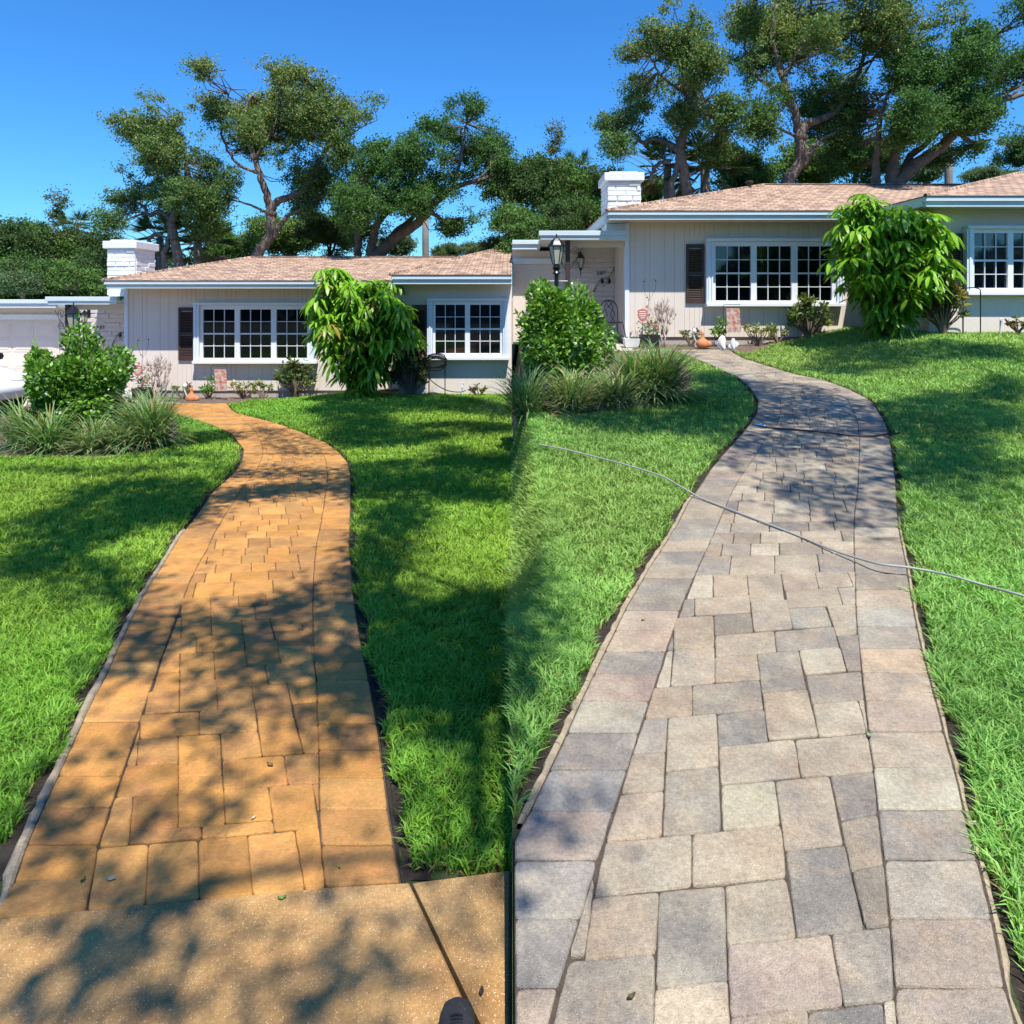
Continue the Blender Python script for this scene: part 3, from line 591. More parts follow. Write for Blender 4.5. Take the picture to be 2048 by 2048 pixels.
lawn('R', -1, 'sunlit lawn left of the grey paver path, with a grey hose across it')
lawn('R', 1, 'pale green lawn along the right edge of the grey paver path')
# ------------------------------------------------------------------ houses
def bricks(mb, u0, u1, w0, w1, v, side='front', depth=.05, seed=1, L=.40, Hh=.105):
    """slump bricks as separate rounded blocks, in one mesh"""
    rr = random.Random(seed); w = w0; row = 0
    while w < w1 - .02:
        h = min(Hh * rr.uniform(.93, 1.05), w1 - w); u = u0 - (L * .5 if row % 2 else 0) * rr.uniform(.8, 1.2)
        while u < u1:
            l = L * rr.uniform(.75, 1.15); a, b = max(u, u0), min(u + l, u1)
            if b - a > .03:
                g = .006; dd = rr.uniform(-.012, .012)
                if side == 'front': mb.box(a + g, b - g, v - .02 + dd, v + depth, w + g, w + h - g, bv=.012)
                else: mb.box(v - depth, v + .02 + dd, a + g, b - g, w + g, w + h - g, bv=.012)
            u += l
        w += h; row += 1
def window(root, u0, u1, w0, w1, v, units, g0, g1, name_label=None, curtain_or_dark='dark_backing', side_w=.13):
    b = MB()   # projecting hood, side panels and sill: the storm-shutter box
    b.box(u0, u1, v - .17, v - .005, w1 - .055, w1, bv=.006)
    for a in (u0, u1 - side_w):
        nx = int(side_w / .03)
        for k in range(nx):
            x = a + k * side_w / nx; b.box(x, x + side_w / nx - .003, v - (.15 if k % 2 else .135), v - .005, w0 + .045, w1 - .057)
    win = b.build('window', M['trimblue'], root)
    s = MB(); s.box(u0 - .01, u1 + .01, v - .19, v - .005, w0 - .02, w0 + .042, bv=.006); s.build('sill', M['white'], win)
    a0, a1 = u0 + side_w + .004, u1 - side_w - .004
    f = MB(); y0, y1 = v - .09, v - .006
    top = w1 - .06; bot = w0 + .046
    f.box(a0, a1, y0, y1, g1, top); f.box(a0, a1, y0, y1, bot, g0)
    xs = [a0] + [x for q in units for x in q] + [a1]
    for i in range(0, len(xs), 2):
        if xs[i + 1] - xs[i] > .004: f.box(xs[i], xs[i + 1], y0 + .002, y1, g0 + .0005, g1 - .0005)
    f.build('frame', M['white'], win)
    m = MB(); gl = MB(); cu = MB()
    for q0, q1 in units:
        H = g1 - g0
        for k in (1, 2):
            x = q0 + (q1 - q0) * k / 3; m.box(x - .0065, x + .0065, y0 + .018, y0 + .036, g0, g1)
        for k, t in ((1, .0065), (2, .017), (3, .0065)):
            z = g0 + H * k / 4; m.box(q0, q1, y0 + (.008 if k == 2 else .016), y0 + .038, z - t, z + t)
        gl.box(q0 - .002, q1 + .002, y0 + .044, y0 + .048, g0 - .002, g1 + .002)
        n = 26; vs = []
        for i in range(n + 1):
            x = q0 + (q1 - q0) * i / n; yy = v - .012 - (.012 if i % 2 else 0) * (1 if curtain_or_dark != 'dark_backing' else .3); vs += [(x, yy, g0), (x, yy, g1)]
        cu.add(vs, [(2 * i, 2 * i + 1, 2 * i + 3, 2 * i + 2) for i in range(n)])  # main window: dark sheet standing in for interior gloom; wing: a curtain
    m.build('muntins', M['white'], win); gl.build('pane', M['glass'], win); cu.build('curtain_or_dark', M[curtain_or_dark], win)
    return win
def shutter(root, u0, u1, w0, w1, v):
    b = MB(); t = .05
    b.box(u0, u0 + t, v - .045, v - .004, w0, w1, bv=.004); b.box(u1 - t, u1, v - .045, v - .004, w0, w1, bv=.004)
    mid = (w0 + w1) / 2
    for z0, z1 in ((w0, w0 + .08), (mid - .035, mid + .035), (w1 - .08, w1)): b.box(u0 + t, u1 - t, v - .043, v - .005, z0, z1)
    z = w0 + .09
    while z < w1 - .1:
        if abs(z + .015 - mid) > .05:
            b.add([(u0 + t, v - .008, z + .026), (u1 - t, v - .008, z + .026), (u1 - t, v - .038, z), (u0 + t, v - .038, z), (u0 + t, v - .004, z + .02), (u1 - t, v - .004, z + .02), (u1 - t, v - .034, z - .006), (u0 + t, v - .034, z - .006)],
                  [(3, 2, 1, 0), (4, 5, 6, 7), (0, 1, 5, 4), (2, 3, 7, 6)])
        z += .036
    return b.build('shutter', M['brown'], root)
def house(label, X0, D, zb, k, UW, UE, ue0, ur0, wing_e, wing_apex, ch, uE0, gu, gfr, gl_end):
    r = thing('house', label, 'house', (X0, D, zb))
    # main wall with vertical grooved siding
    b = MB(); WT = 2.45
    b.box(0, UW + .3, 0, 6, .15, WT)
    g = b; g.mi = 1; x = .07; rr = random.Random(4)
    while x < UW:
        if not (1.2 < x < 4.4): g.box(x, x + .006, -.0015, .02, .15, WT - .01)
        else: g.box(x, x + .006, -.0015, .02, .15, .74); g.box(x, x + .006, -.0015, .02, 2.16, WT - .01)
        x += rr.choice([.10, .20, .30])
    b.build('wall', [M['siding'], M['base']], r)
    b = MB(); b.box(.03, UW + .3, .035, 6, -.6, .149); b.box(UW + .03, UE, -1.46, 6, -.6, .02); b.build('foundation', M['base'], r)
    b = MB(); b.box(-.035, .055, -.022, .12, .10, WT - .005, bv=.004); b.box(-.4, -.036, .03, .3, 2.27, WT - .01); b.build('corner_board', M['white'], r)
    b = MB(); b.box(UW, UE, -1.5, 6.0, .02, 2.52); b.build('wing_wall', M['stucco'], r)
    # fascia, gutter and soffit
    b = MB()
    b.box(ue0, wing_e + .05, -.70, -.60, 2.52, 2.605, bv=.008); b.box(ue0 + .03, wing_e + .05, -.665, -.60, 2.44, 2.518)
    b.box(ue0, ue0 + .09, -.598, 5.5, 2.45, 2.60)
    b.box(wing_e, UE, -2.09, -1.99, 2.585, 2.672, bv=.008); b.box(wing_e + .03, UE, -2.055, -1.99, 2.50, 2.583)
    b.box(wing_e, wing_e + .09, -1.988, -.2, 2.51, 2.665)
    b.build('fascia', M['fascia'], r)
    b = MB(); b.box(ue0 + .095, UW - .003, -.598, .3, 2.452, 2.47); b.box(wing_e + .095, UE, -1.988, -1.2, 2.522, 2.54); b.build('soffit', M['cream'], r)
    # roof
    T = 4.0; t2 = 4.25; rw = 2.61 + k * T; ww = 2.675 + k * t2
    b = MB()
    A = (ue0 - .02, -.72, 2.61); B = (UE, -.72, 2.61); Cc = (UE, -.72 + T, rw); Dd = (ur0, -.72 + T, rw)
    Bk0 = (ue0 - .02, -.72 + 2 * T, 2.61); Bk1 = (UE, -.72 + 2 * T, 2.61)
    b.add([A, B, Cc, Dd, Bk0, Bk1], [(0, 1, 2, 3), (0, 3, 4), (3, 2, 5, 4), (0, 4, 5, 1)])
    a = (wing_e - .02, -2.11, 2.68); c = (UE, -2.11, 2.68); ap = (min(wing_apex, UE), -2.11 + t2, ww); cr = (UE, -2.11 + t2, ww); bk = (wing_e - .02, -2.11 + 2 * t2, 2.68); bk1 = (UE, -2.11 + 2 * t2, 2.68)
    b.add([a, c, cr, ap, bk, bk1], [(0, 1, 2, 3), (0, 3, 4), (3, 2, 5, 4), (0, 4, 5, 1)])
    h = b
    def cap(p, q, n):
        p, q = Vector(p), Vector(q)
        for i in range(n):
            s = p.lerp(q, i / n); e = p.lerp(q, (i + 1.12) / n); h.tube([s + Vector((0, 0, .002)), e + Vector((0, 0, .008))], [.036, .032], 6)
    cap(A, Dd, 26); cap(Dd, Cc, 36); cap(a, ap, 26)
    if wing_apex < UE: cap(ap, cr, 8)
    roof = b.build('roof', M['shingle'], r)
    b = MB(); b.lathe([(.06, 0), (.06, .22), (.1, .22), (.1, .26), (0.01, .27)], 10); b.build('vent_pipe', M['brown'], roof, loc=(ur0 - .55, -.72 + T - .5, rw - .25))
    # chimney
    c0, c1 = ch; cv = .55; b = MB(); b.box(c0 + .004, c1 + .006, cv + .004, cv + .87, 2.3, 3.40)
    bricks(b, c0, c1, 2.45, 3.37, cv, 'front', .03, 3); bricks(b, cv + .035, cv + .88, 2.45, 3.37, c1, 'side', .03, 4)
    bricks(b, cv + .035, cv + .88, 2.45, 3.37, c0 + .03, 'side', .05, 6)
    chm = b.build('chimney', M['wbrick'], roof)
    b = MB(); b.box(c0 - .07, c1 + .07, cv - .07, cv + .97, 3.39, 3.56, bv=.012); b.box(c0 + .05, c1 - .05, cv + .05, cv + .85, 3.56, 3.60); b.build('chimney_cap', M['wbrick'], chm)
    # windows and shutters
    window(r, 1.58, 4.33, .785, 2.13, 0, [(1.774, 2.485), (2.60, 3.30), (3.42, 4.11)], .885, 1.975)
    shutter(r, 1.20, 1.56, .83, 2.02, 0)
    u = UW
    window(r, u + .60, u + 2.24, 1.0, 2.22, -1.5, [(u + .76, u + 1.36), (u + 1.46, u + 2.07)], 1.11, 2.09, curtain_or_dark='curtain_or_dark', side_w=.11)
    shutter(r, u + .27, u + .585, .98, 2.09, -1.5)
    if UE > u + 3: window(r, u + 2.9, u + 4.4, 1.0, 2.22, -1.5, [(u + 3.06, u + 3.6), (u + 3.7, u + 4.24)], 1.11, 2.09, curtain_or_dark='curtain_or_dark', side_w=.11)
    # entry porch: flat roof, painted brick wall
    b = MB(); b.box(uE0, .0 - .037, -.33, -.25, 2.165, 2.26, bv=.006); b.box(uE0 + .04, -.037, -.30, 3.0, 2.09, 2.163); b.build('porch_fascia', M['fascia'], r)
    b = MB(); b.box(uE0 + .25, -.04, .02, .12, 1.965, 2.088); b.build('porch_header', M['cream'], r)
    b = MB(); b.box(gu + .1, -.001, 1.614, 1.9, -.1, 2.085); bricks(b, gu + .1, -.01, .0, 1.98, 1.62, 'front', .03, 8, L=.42, Hh=.11)
    b.build('entry_wall', M['ebrick'], r)
    b = MB(); b.box(gfr, gl_end, 1.05, 1.12, 2.09, 2.19, bv=.006) if False else b.box(gl_end, gfr, 1.05, 1.12, 2.105, 2.20, bv=.006); b.box(gl_end, gfr - .03, 1.09, 6, 2.0, 2.103); b.build('garage_fascia', M['fascia'], r)
    b = MB(); b.box(gl_end, gu + .095, 1.6, 6, -.1, 1.998); b.build('garage_wall', M['stucco'], r)
    gd = MB(); gd.box(gl_end + .02, gu - .0, 1.54, 1.595, 1.70, 1.83, bv=.004); gd.build('garage_trim', M['white'], r)
    gd = MB(); gd.box(gl_end + .02, gu - .05, 1.575, 1.599, -.05, 1.695)
    gg = MB(); n = max(1, int((gu - gl_end) / .62)); x = gu - .12; row = [(.05, .42), (.48, .84), (.90, 1.26), (1.32, 1.66)]
    while x - .5 > gl_end:
        for z0, z1 in row:
            gd.box(x - .5, x, 1.568, 1.5745, z0, z1, bv=.003)
            gg.box(x - .44, x - .06, 1.562, 1.5675, z0 + .06, z1 - .06, bv=.0025)
        x -= .56
    gdo = gd.build('garage_door', M['siding'], r); gg.build('raised_panels', M['siding'], gdo)
    return r
ZL = -.687; ZR = .606
house('beige house with brown roof and white chimney at the end of the orange path', -8.70, 15.4, ZL, .185, 6.39, 8.695, -.08, 1.56, 6.35, 8.18, (-.75, -.10), -1.6, -2.5, -2.28, -8.2)
house('beige house with brown roof and white chimney at the end of the grey path', 2.31, 13.8, ZR, .29, 5.19, 10.6, -.48, 3.99, 4.78, 9.75, (-.31, .39), -1.78, -1.4, -1.67, -2.305)

def tube_mesh(name, pts, rad, m, parent=None, n=8, smooth=True):
    b = MB(); b.tube(pts, rad, n); return b.build(name, m, parent, smooth=smooth)
def spline(pts, n=12):
    pts = [Vector(p) for p in pts]; P = [pts[0]] + pts + [pts[-1]]; out = []
    for i in range(1, len(P) - 2):
        for k in range(n):
            t = k / n; a, b, c, d = P[i - 1], P[i], P[i + 1], P[i + 2]
            out.append(.5 * ((2 * b) + (c - a) * t + (2 * a - 5 * b + 4 * c - d) * t * t + (3 * b - a - 3 * c + d) * t ** 3))
    return out + [pts[-1]]
# porch posts, wall lanterns, wall art, number, chairs: one set per house
def digits(loc, parent_label, size):
    c = bpy.data.curves.new('house_number', 'FONT'); c.body = '587'; c.size = size; c.extrude = .004; c.space_character = 1.15
    o = bpy.data.objects.new('tmp', c); COL.objects.link(o)
    dg = bpy.context.evaluated_depsgraph_get(); me = bpy.data.meshes.new_from_object(o.evaluated_get(dg)); bpy.data.objects.remove(o)
    me.materials.clear(); me.materials.append(M['black']); q = mk('house_number', me); q.location = loc; q.rotation_euler = (R(90), 0, 0)
    return tag(q, parent_label, 'house number')
def lantern(root, hgt, wid, lamp=True):
    """hexagonal carriage lantern, built upward from z=0"""
    b = MB(); n = 6; r = wid / 2; H = hgt
    b.lathe([(r * .30, 0), (r * .42, H * .04), (r * .36, H * .10), (r * .50, H * .12)], n)
    b.lathe([(r * 1.02, H * .62), (r * 1.05, H * .645), (r * .95, H * .67), (r * .62, H * .78), (r * .34, H * .86), (r * .12, H * .89), (r * .07, H * .93), (r * .10, H * .95), (r * .02, H)], n)
    for k in range(n):
        t = 2 * math.pi * k / n; b.tube([(r * .48 * math.cos(t), r * .48 * math.sin(t), H * .12), (r * .93 * math.cos(t), r * .93 * math.sin(t), H * .63)], r * .055, 5)
    o = b.build('lantern_cage', M['black'], root)
    g = MB(); g.lathe([(r * .44, H * .125), (r * .88, H * .625)], n); g.build('lantern_glass', M['lampglass'], root)
    g = MB(); g.lathe([(r * .12, H * .13), (r * .12, H * .34), (.001, H * .36)], 8); g.build('candle', M['shell'], root)
    return o
def porch(half, X0, D, zb, who, post_u, lan_u, num_u, art_u):
    P = lambda u, v, w: Vector((X0 + u, D + v, zb + w))
    t = thing('porch_post', 'brown porch post with curled iron brackets, %s' % who, 'post', P(post_u, -.05, 0))
    b = MB(); b.box(-.045, .045, -.045, .045, 0, 2.085, bv=.005); b.build('post', M['brown'], t)
    b = MB()
    for sx in (-1, 1):
        for z0 in (1.9, 1.62):
            pts = []
            for i in range(26):
                a = i / 25 * 3.4 * math.pi; rr = .095 * (1 - i / 30); pts.append((sx * (.05 + .10 + rr * math.cos(a + math.pi)), 0, z0 + rr * math.sin(a + math.pi)))
            b.tube(pts, .006, 5)
        b.tube([(sx * .05, 0, 1.5), (sx * .16, 0, 1.7), (sx * .30, 0, 1.96)], .006, 5)
    b.build('scroll_bracket', M['black'], t)
    t = thing('wall_lantern', 'small black lantern on the white brick entry wall, %s' % who, 'lantern', P(lan_u, 1.42, 1.56))
    lantern(t, .42, .19)
    b = MB(); b.tube([(0, 0, 0), (0, .0, -.10), (0, .02, -.16)], [.012, .01, .004], 6); b.build('pendant', M['black'], t); b = MB(); b.tube([(0, 0, .40), (0, .10, .44), (0, .165, .34)], .008, 6); b.box(-.04, .04, .16, .19, .2, .4); b.build('bracket', M['black'], t)
    digits(P(num_u, 1.580, 1.46), 'black house number 587 on the entry wall, %s' % who, .12)
    t = thing('wall_sculpture', 'dark metal branch with birds on the entry wall, %s' % who, 'wall art', P(art_u, 1.57, 1.3))
    tube_mesh('branch', spline([(-.28, 0, -.22), (-.12, 0, .05), (.06, 0, .1), (.2, 0, .34)], 6), .007, M['black'], t, 5)
    b = MB(); rr = random.Random(2)
    for k in range(10):
        b = MB(); q = Vector((rr.uniform(-.26, .2), -.01, 0)); q.z = q.x * .9 + rr.uniform(-.08, .1); a = rr.uniform(0, 6)
        dx, dz = math.cos(a) * .045, math.sin(a) * .045
        b.add([(q.x, q.y, q.z), (q.x + dx * .5 - dz * .3, q.y - .004, q.z + dz * .5 + dx * .3), (q.x + dx, q.y, q.z + dz), (q.x + dx * .5 + dz * .3, q.y + .004, q.z + dz * .5 - dx * .3)], [(0, 1, 2, 3)])
        b.build('leaf', M['black'], t)
    for s in (-.08, .08):
        b = MB(); b.lathe([(.002, -.05), (.03, -.02), (.035, .02), (.02, .05), (.022, .07), (.004, .09)], 8, cx=s, sy=.5); b.build('bird', M['black'], t)
def chair(label, loc, rz):
    t = thing('garden_chair', label, 'chair', loc, rz)
    b = MB(); b.lathe([(.20, .43), (.215, .44), (.215, .455), (.19, .46)], 20); b.build('seat', M['black'], t)
    for sx in (-1, 1):
        for sy in (-1, 1):
            tube_mesh('leg', spline([(sx * .16, sy * .15, .44), (sx * .19, sy * .19, .2), (sx * .21, sy * .22, 0)], 4), .011, M['black'], t, 6)
    b = MB(); arc = [(.19 * math.cos(a), .2, .70 + .19 * math.sin(a)) for a in np.linspace(0, math.pi, 14)]
    b.tube([(.19, .17, .44)] + arc + [(-.19, .17, .44)], .011, 6)
    for s in (-1, 1):
        b.tube(spline([(s * .04, .18, .45), (s * .13, .19, .62), (s * .02, .2, .75), (-s * .08, .2, .86)], 5), .008, 5)
        b.tube(spline([(s * .12, .18, .45), (s * .04, .19, .6), (s * .09, .2, .75), (s * .0, .2, .88)], 5), .008, 5)
    b.build('backrest', M['black'], t)
WL = 'house at the orange path'; WR = 'house at the grey path'
porch('L', -8.70, 15.4, ZL, WL, -1.27, -1.82, -1.62, -.95)
porch('R', 2.31, 13.8, ZR, WR, -1.19, -.78, -.40, -.20)
chair('black iron chair half hidden behind the flowering bush on the left garden porch', (-9.05, 15.2, ZL + .0), R(0))
chair('black iron garden chair with a looped back beside the white house corner', (2.02, 13.72, ZR), R(15))
# ------------------------------------------------------------------ leaves and trees
def unit(n, rng=RNG):
    v = rng.normal(size=(n, 3)); return v / np.linalg.norm(v, axis=1)[:, None]
def leaf_data(P, Dr, L, Wd, fold=.0):
    n = len(P); S = np.cross(Dr, unit(n)); S /= np.linalg.norm(S, axis=1)[:, None] + 1e-9
    L = np.broadcast_to(L, n)[:, None]; Wd = np.broadcast_to(Wd, n)[:, None]
    m = P + Dr * L * .45
    return np.stack([P, m + S * Wd * .5, P + Dr * L, m - S * Wd * .5], 1).reshape(-1, 3)
def leaf_obj(name, P, Dr, L, Wd, C, parent=None, m='leaf', kind=None):
    V = leaf_data(P, Dr, L, Wd); n = len(P)
    me = np_mesh(name, V, np.arange(4 * n), np.arange(n) * 4, M[m], np.repeat(C, 4, 0))
    return mk(name, me, parent, kind)
def green(n, base, var=.35, rng=RNG):
    C = np.array(base)[None] * (1 - var + 2 * var * rng.random((n, 1))); C[:, 0] *= 1 + .35 * (rng.random(n) - .4); return np.clip(C, 0, 1)
PM = 68.35
def vn3(P, s):
    r = np.random.default_rng(99); G = r.random((40, 40, 40)); Q = (P / s + 400) % 38.999; I = Q.astype(int); f = Q - I; f = f * f * (3 - 2 * f); o = 0
    for a in (0, 1):
        for b in (0, 1):
            for c in (0, 1): o = o + G[I[:, 0] + a, I[:, 1] + b, I[:, 2] + c] * (f[:, 0] if a else 1 - f[:, 0]) * (f[:, 1] if b else 1 - f[:, 1]) * (f[:, 2] if c else 1 - f[:, 2])
    return o
def tree_meshes(blobs, limbs, ax, ay, depth, leaf=.074, dens=1.0, base=(.100, .190, .055), yellow=None, clump=.19, seed=1, pm=PM, per=58, gap=.30):
    """blobs (cx,cy,rx,ry) in photo pixels around the anchor, made into clustered leaves; limbs [(pts,(r0,r1)),...]"""
    rng = np.random.default_rng(seed); CL = []; 
    for i, bl in enumerate(blobs):
        cx, cy, rx, ry = bl[:4]; x = (cx - ax) / pm; z = (ay - cy) / pm; rx *= 1.12 / pm; ry *= 1.10 / pm
        yd = (rng.random() - .5) * depth; ryd = min(max(rx, ry), 1.4)
        n = max(3, int(dens * 13 * rx * ry / clump ** 2 * .62)); u = unit(n, rng) * (rng.random((n, 1)) ** .48) * np.where(rng.random((n, 1)) < .10, 1.28, 1.0)
        c = np.stack([x + u[:, 0] * rx, yd + u[:, 1] * ryd, z + u[:, 2] * ry], 1); CL.append(c)
    CL = np.concatenate(CL)
    gn = vn3(CL + seed * 7, .62) + .35 * vn3(CL + 40 + seed, .25); CL = CL[gn > np.quantile(gn, gap)]; nc = len(CL)
    k = rng.integers(int(per * .6), int(per * 1.4), nc); idx = np.repeat(np.arange(nc), k); n = len(idx)
    cr = clump * rng.uniform(.4, 1.25, nc)
    off = rng.normal(size=(n, 3)) * cr[idx][:, None] * np.array([.62, .62, .46]); P = CL[idx] + off
    Dr = unit(n, rng) + np.array([0, 0, -.15]); Dr /= np.linalg.norm(Dr, axis=1)[:, None]
    tone = rng.uniform(.75, 1.25, nc)[idx]; C = green(n, base, .3, rng) * tone[:, None]
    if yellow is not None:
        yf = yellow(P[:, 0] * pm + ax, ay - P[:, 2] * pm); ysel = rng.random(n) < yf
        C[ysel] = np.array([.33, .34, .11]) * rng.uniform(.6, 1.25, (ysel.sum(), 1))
    V = leaf_data(P, Dr, leaf * rng.uniform(.7, 1.3, n), leaf * .5)
    lm = np_mesh('foliage', V, np.arange(4 * n), np.arange(n) * 4, M['leaf'], np.repeat(C, 4, 0))
    # trunk and limbs plus twigs to the clumps
    b = MB(); nodes = []
    for li, (pts, (r0, r1)) in enumerate(limbs):
        q = [Vector(((p[0] - ax) / pm, p[2] if len(p) > 2 else 0, (ay - p[1]) / pm)) for p in pts]; s = spline(q, 6)
        rr = [.72 * (r0 + (r1 - r0) * (i / (len(s) - 1)) ** .7) for i in range(len(s))]
        s = [v + Vector((rng.normal() * .02, rng.normal() * .02, 0)) for v in s]
        b.tube(s, rr, 9); nodes += [(v, r) for v, r in zip(s, rr) if v.z > .5]
    NV = np.array([v[:] for v, r in nodes]); NR = np.array([r for v, r in nodes])
    tb = MB(); order = rng.permutation(nc)[:min(nc, 420)]
    for i in order:
        c = CL[i]; d = np.linalg.norm(NV - c, axis=1) + NR * 2; j = int(np.argmin(d)); a = Vector(NV[j]); e = Vector(c); ln = (e - a).length
        if ln < .15: continue
        mid = a.lerp(e, .5) + Vector((rng.normal() * .1 * ln, rng.normal() * .1 * ln, rng.normal() * .06 * ln - .05 * ln))
        r = min(.03, .009 + .007 * ln); tb.tube([a, a.lerp(mid, .6), mid, mid.lerp(e, .6), e], [r, r * .85, r * .65, r * .45, r * .25], 4, cap=False)
    def tomesh(mb, nm):
        me = bpy.data.meshes.new(nm); me.from_pydata(mb.v, [], mb.f); me.materials.append(M['bark'] if nm == 'trunk' else M['twig']); me.polygons.foreach_set('use_smooth', np.ones(len(me.polygons), bool)); me.update(); return me
    return dict(crown=lm, trunk=tomesh(b, 'trunk'), branches=tomesh(tb, 'branches'))
def plant_tree(name, meshes, label, px, py, D, rz=0, s=1.0, cat='tree', group=None, foot=None):
    p = at(px, py, D); r = thing(name, label, cat, p, rz, group); r.scale = (s, s, s)
    for nm in ('crown', 'trunk', 'branches'):
        if nm in meshes: mk(nm, meshes[nm], r)
    return r
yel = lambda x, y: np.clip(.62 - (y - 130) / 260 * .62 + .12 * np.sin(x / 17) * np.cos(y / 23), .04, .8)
oak1 = tree_meshes([(330, 215, 26, 26), (322, 196, 9, 12), (298, 262, 42, 32), (262, 262, 26, 18), (345, 268, 42, 42), (303, 318, 45, 36), (358, 325, 42, 36), (388, 365, 40, 36), (248, 400, 38, 34), (215, 395, 16, 18), (225, 440, 26, 26), (270, 372, 32, 26), (405, 405, 34, 34), (335, 395, 30, 26), (405, 450, 34, 30), (425, 420, 20, 22), (308, 425, 20, 20), (255, 350, 20, 14), (350, 230, 20, 26), (380, 310, 22, 20), (318, 290, 26, 26), (370, 288, 14, 14)],
 [([(362, 790), (360, 640), (360, 545), (352, 490), (344, 445), (356, 405), (368, 378), (372, 330, .1), (352, 280, .1), (340, 230)], (.30, .05)), ([(344, 447), (325, 430, .3), (300, 420, .4), (285, 428, .4), (268, 408, .5), (245, 395, .5)], (.15, .04)), ([(332, 560), (328, 520), (336, 480), (342, 450)], (.13, .10)), ([(372, 378), (350, 345), (315, 320), (290, 280)], (.09, .03)), ([(372, 370), (395, 360), (410, 400)], (.08, .03)), ([(345, 300), (365, 290), (355, 245)], (.05, .02)), ([(290, 505), (297, 480), (312, 468), (325, 470)], (.10, .06))],
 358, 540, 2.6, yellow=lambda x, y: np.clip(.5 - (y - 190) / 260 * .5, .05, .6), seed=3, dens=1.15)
oak2 = tree_meshes([(545, 145, 30, 22), (590, 172, 40, 30), (640, 190, 40, 28), (475, 190, 34, 24), (448, 168, 26, 18), (462, 205, 26, 24), (445, 225, 42, 36), (432, 280, 28, 30), (500, 245, 52, 42), (570, 245, 60, 48), (640, 250, 60, 42), (700, 262, 44, 36), (742, 250, 18, 24), (650, 305, 50, 36), (590, 320, 42, 28), (630, 365, 50, 32), (462, 360, 36, 40), (440, 320, 26, 24), (450, 420, 34, 36), (592, 395, 34, 26), (590, 350, 40, 30), (476, 275, 36, 28), (690, 225, 30, 22), (765, 222, 20, 5), (610, 210, 50, 34), (540, 195, 50, 34), (700, 310, 34, 28), (545, 280, 44, 24), (610, 420, 26, 18)],
 [([(505, 790), (505, 640), (508, 560), (515, 510), (540, 470), (541, 430), (535, 395), (522, 355), (510, 320), (498, 280), (490, 240), (500, 190)], (.34, .05)), ([(542, 430), (552, 405), (580, 393), (605, 380), (630, 345), (650, 300), (660, 250)], (.20, .05)), ([(548, 475), (562, 450), (575, 432), (600, 420), (625, 405)], (.13, .05)), ([(510, 320), (540, 270), (560, 220), (560, 170)], (.10, .03)), ([(515, 345), (480, 330), (455, 300), (440, 250), (452, 205), (462, 178)], (.08, .02)), ([(650, 300), (690, 275), (730, 250)], (.07, .02)), ([(540, 430), (500, 410), (465, 400)], (.07, .03))],
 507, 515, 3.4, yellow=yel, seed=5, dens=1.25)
oak3 = tree_meshes([(770, 335, 52, 36), (820, 300, 40, 34), (850, 330, 50, 40), (900, 262, 38, 36), (935, 235, 34, 20), (965, 255, 34, 30), (990, 300, 26, 34), (940, 310, 48, 36), (870, 375, 56, 36), (800, 395, 56, 40), (710, 375, 44, 36), (740, 425, 44, 34), (905, 395, 34, 22), (930, 430, 42, 24), (890, 445, 34, 18), (735, 470, 40, 34), (720, 420, 24, 50), (700, 450, 22, 50), (850, 420, 36, 30), (905, 445, 30, 18), (700, 330, 30, 20), (760, 300, 30, 16), (1005, 340, 14, 20), (965, 345, 22, 14), (860, 265, 20, 18), (1000, 270, 16, 24)],
 [([(735, 790), (738, 640), (742, 560), (748, 520), (770, 495), (800, 470), (835, 445), (862, 415), (890, 388), (925, 370), (965, 360), (1000, 342)], (.42, .06)), ([(742, 520), (745, 480), (755, 450), (770, 430), (800, 405), (820, 370)], (.24, .05)), ([(718, 560), (716, 500), (718, 440), (725, 390), (740, 350)], (.20, .05)), ([(760, 505), (790, 460, .3), (815, 440, .3), (850, 400, .3), (870, 350, .3)], (.18, .05)), ([(905, 380), (915, 340), (925, 290), (930, 250)], (.10, .03)), ([(862, 425), (885, 440), (920, 435)], (.10, .03)), ([(945, 365), (968, 345), (980, 320)], (.06, .02)), ([(820, 372), (835, 340), (830, 300)], (.06, .02))],
 720, 517, 3.2, base=(.08, .175, .045), seed=8, dens=1.3)
for half, D in (('L', 20.0), ('R', 17.8)):
    w = 'behind the %s' % ('left house' if half == 'L' else 'right house')
    p = {'L': [(358, 540), (507, 515), (720, 517)], 'R': [(1376, 405), (1562, 374), (1757, 371)]}[half]
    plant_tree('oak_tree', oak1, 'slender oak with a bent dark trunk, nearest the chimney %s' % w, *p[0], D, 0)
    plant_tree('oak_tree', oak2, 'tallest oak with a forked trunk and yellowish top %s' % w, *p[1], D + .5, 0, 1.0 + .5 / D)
    plant_tree('oak_tree', oak3, 'vine covered oak leaning to the right %s' % w, *p[2], D - .2, 0)

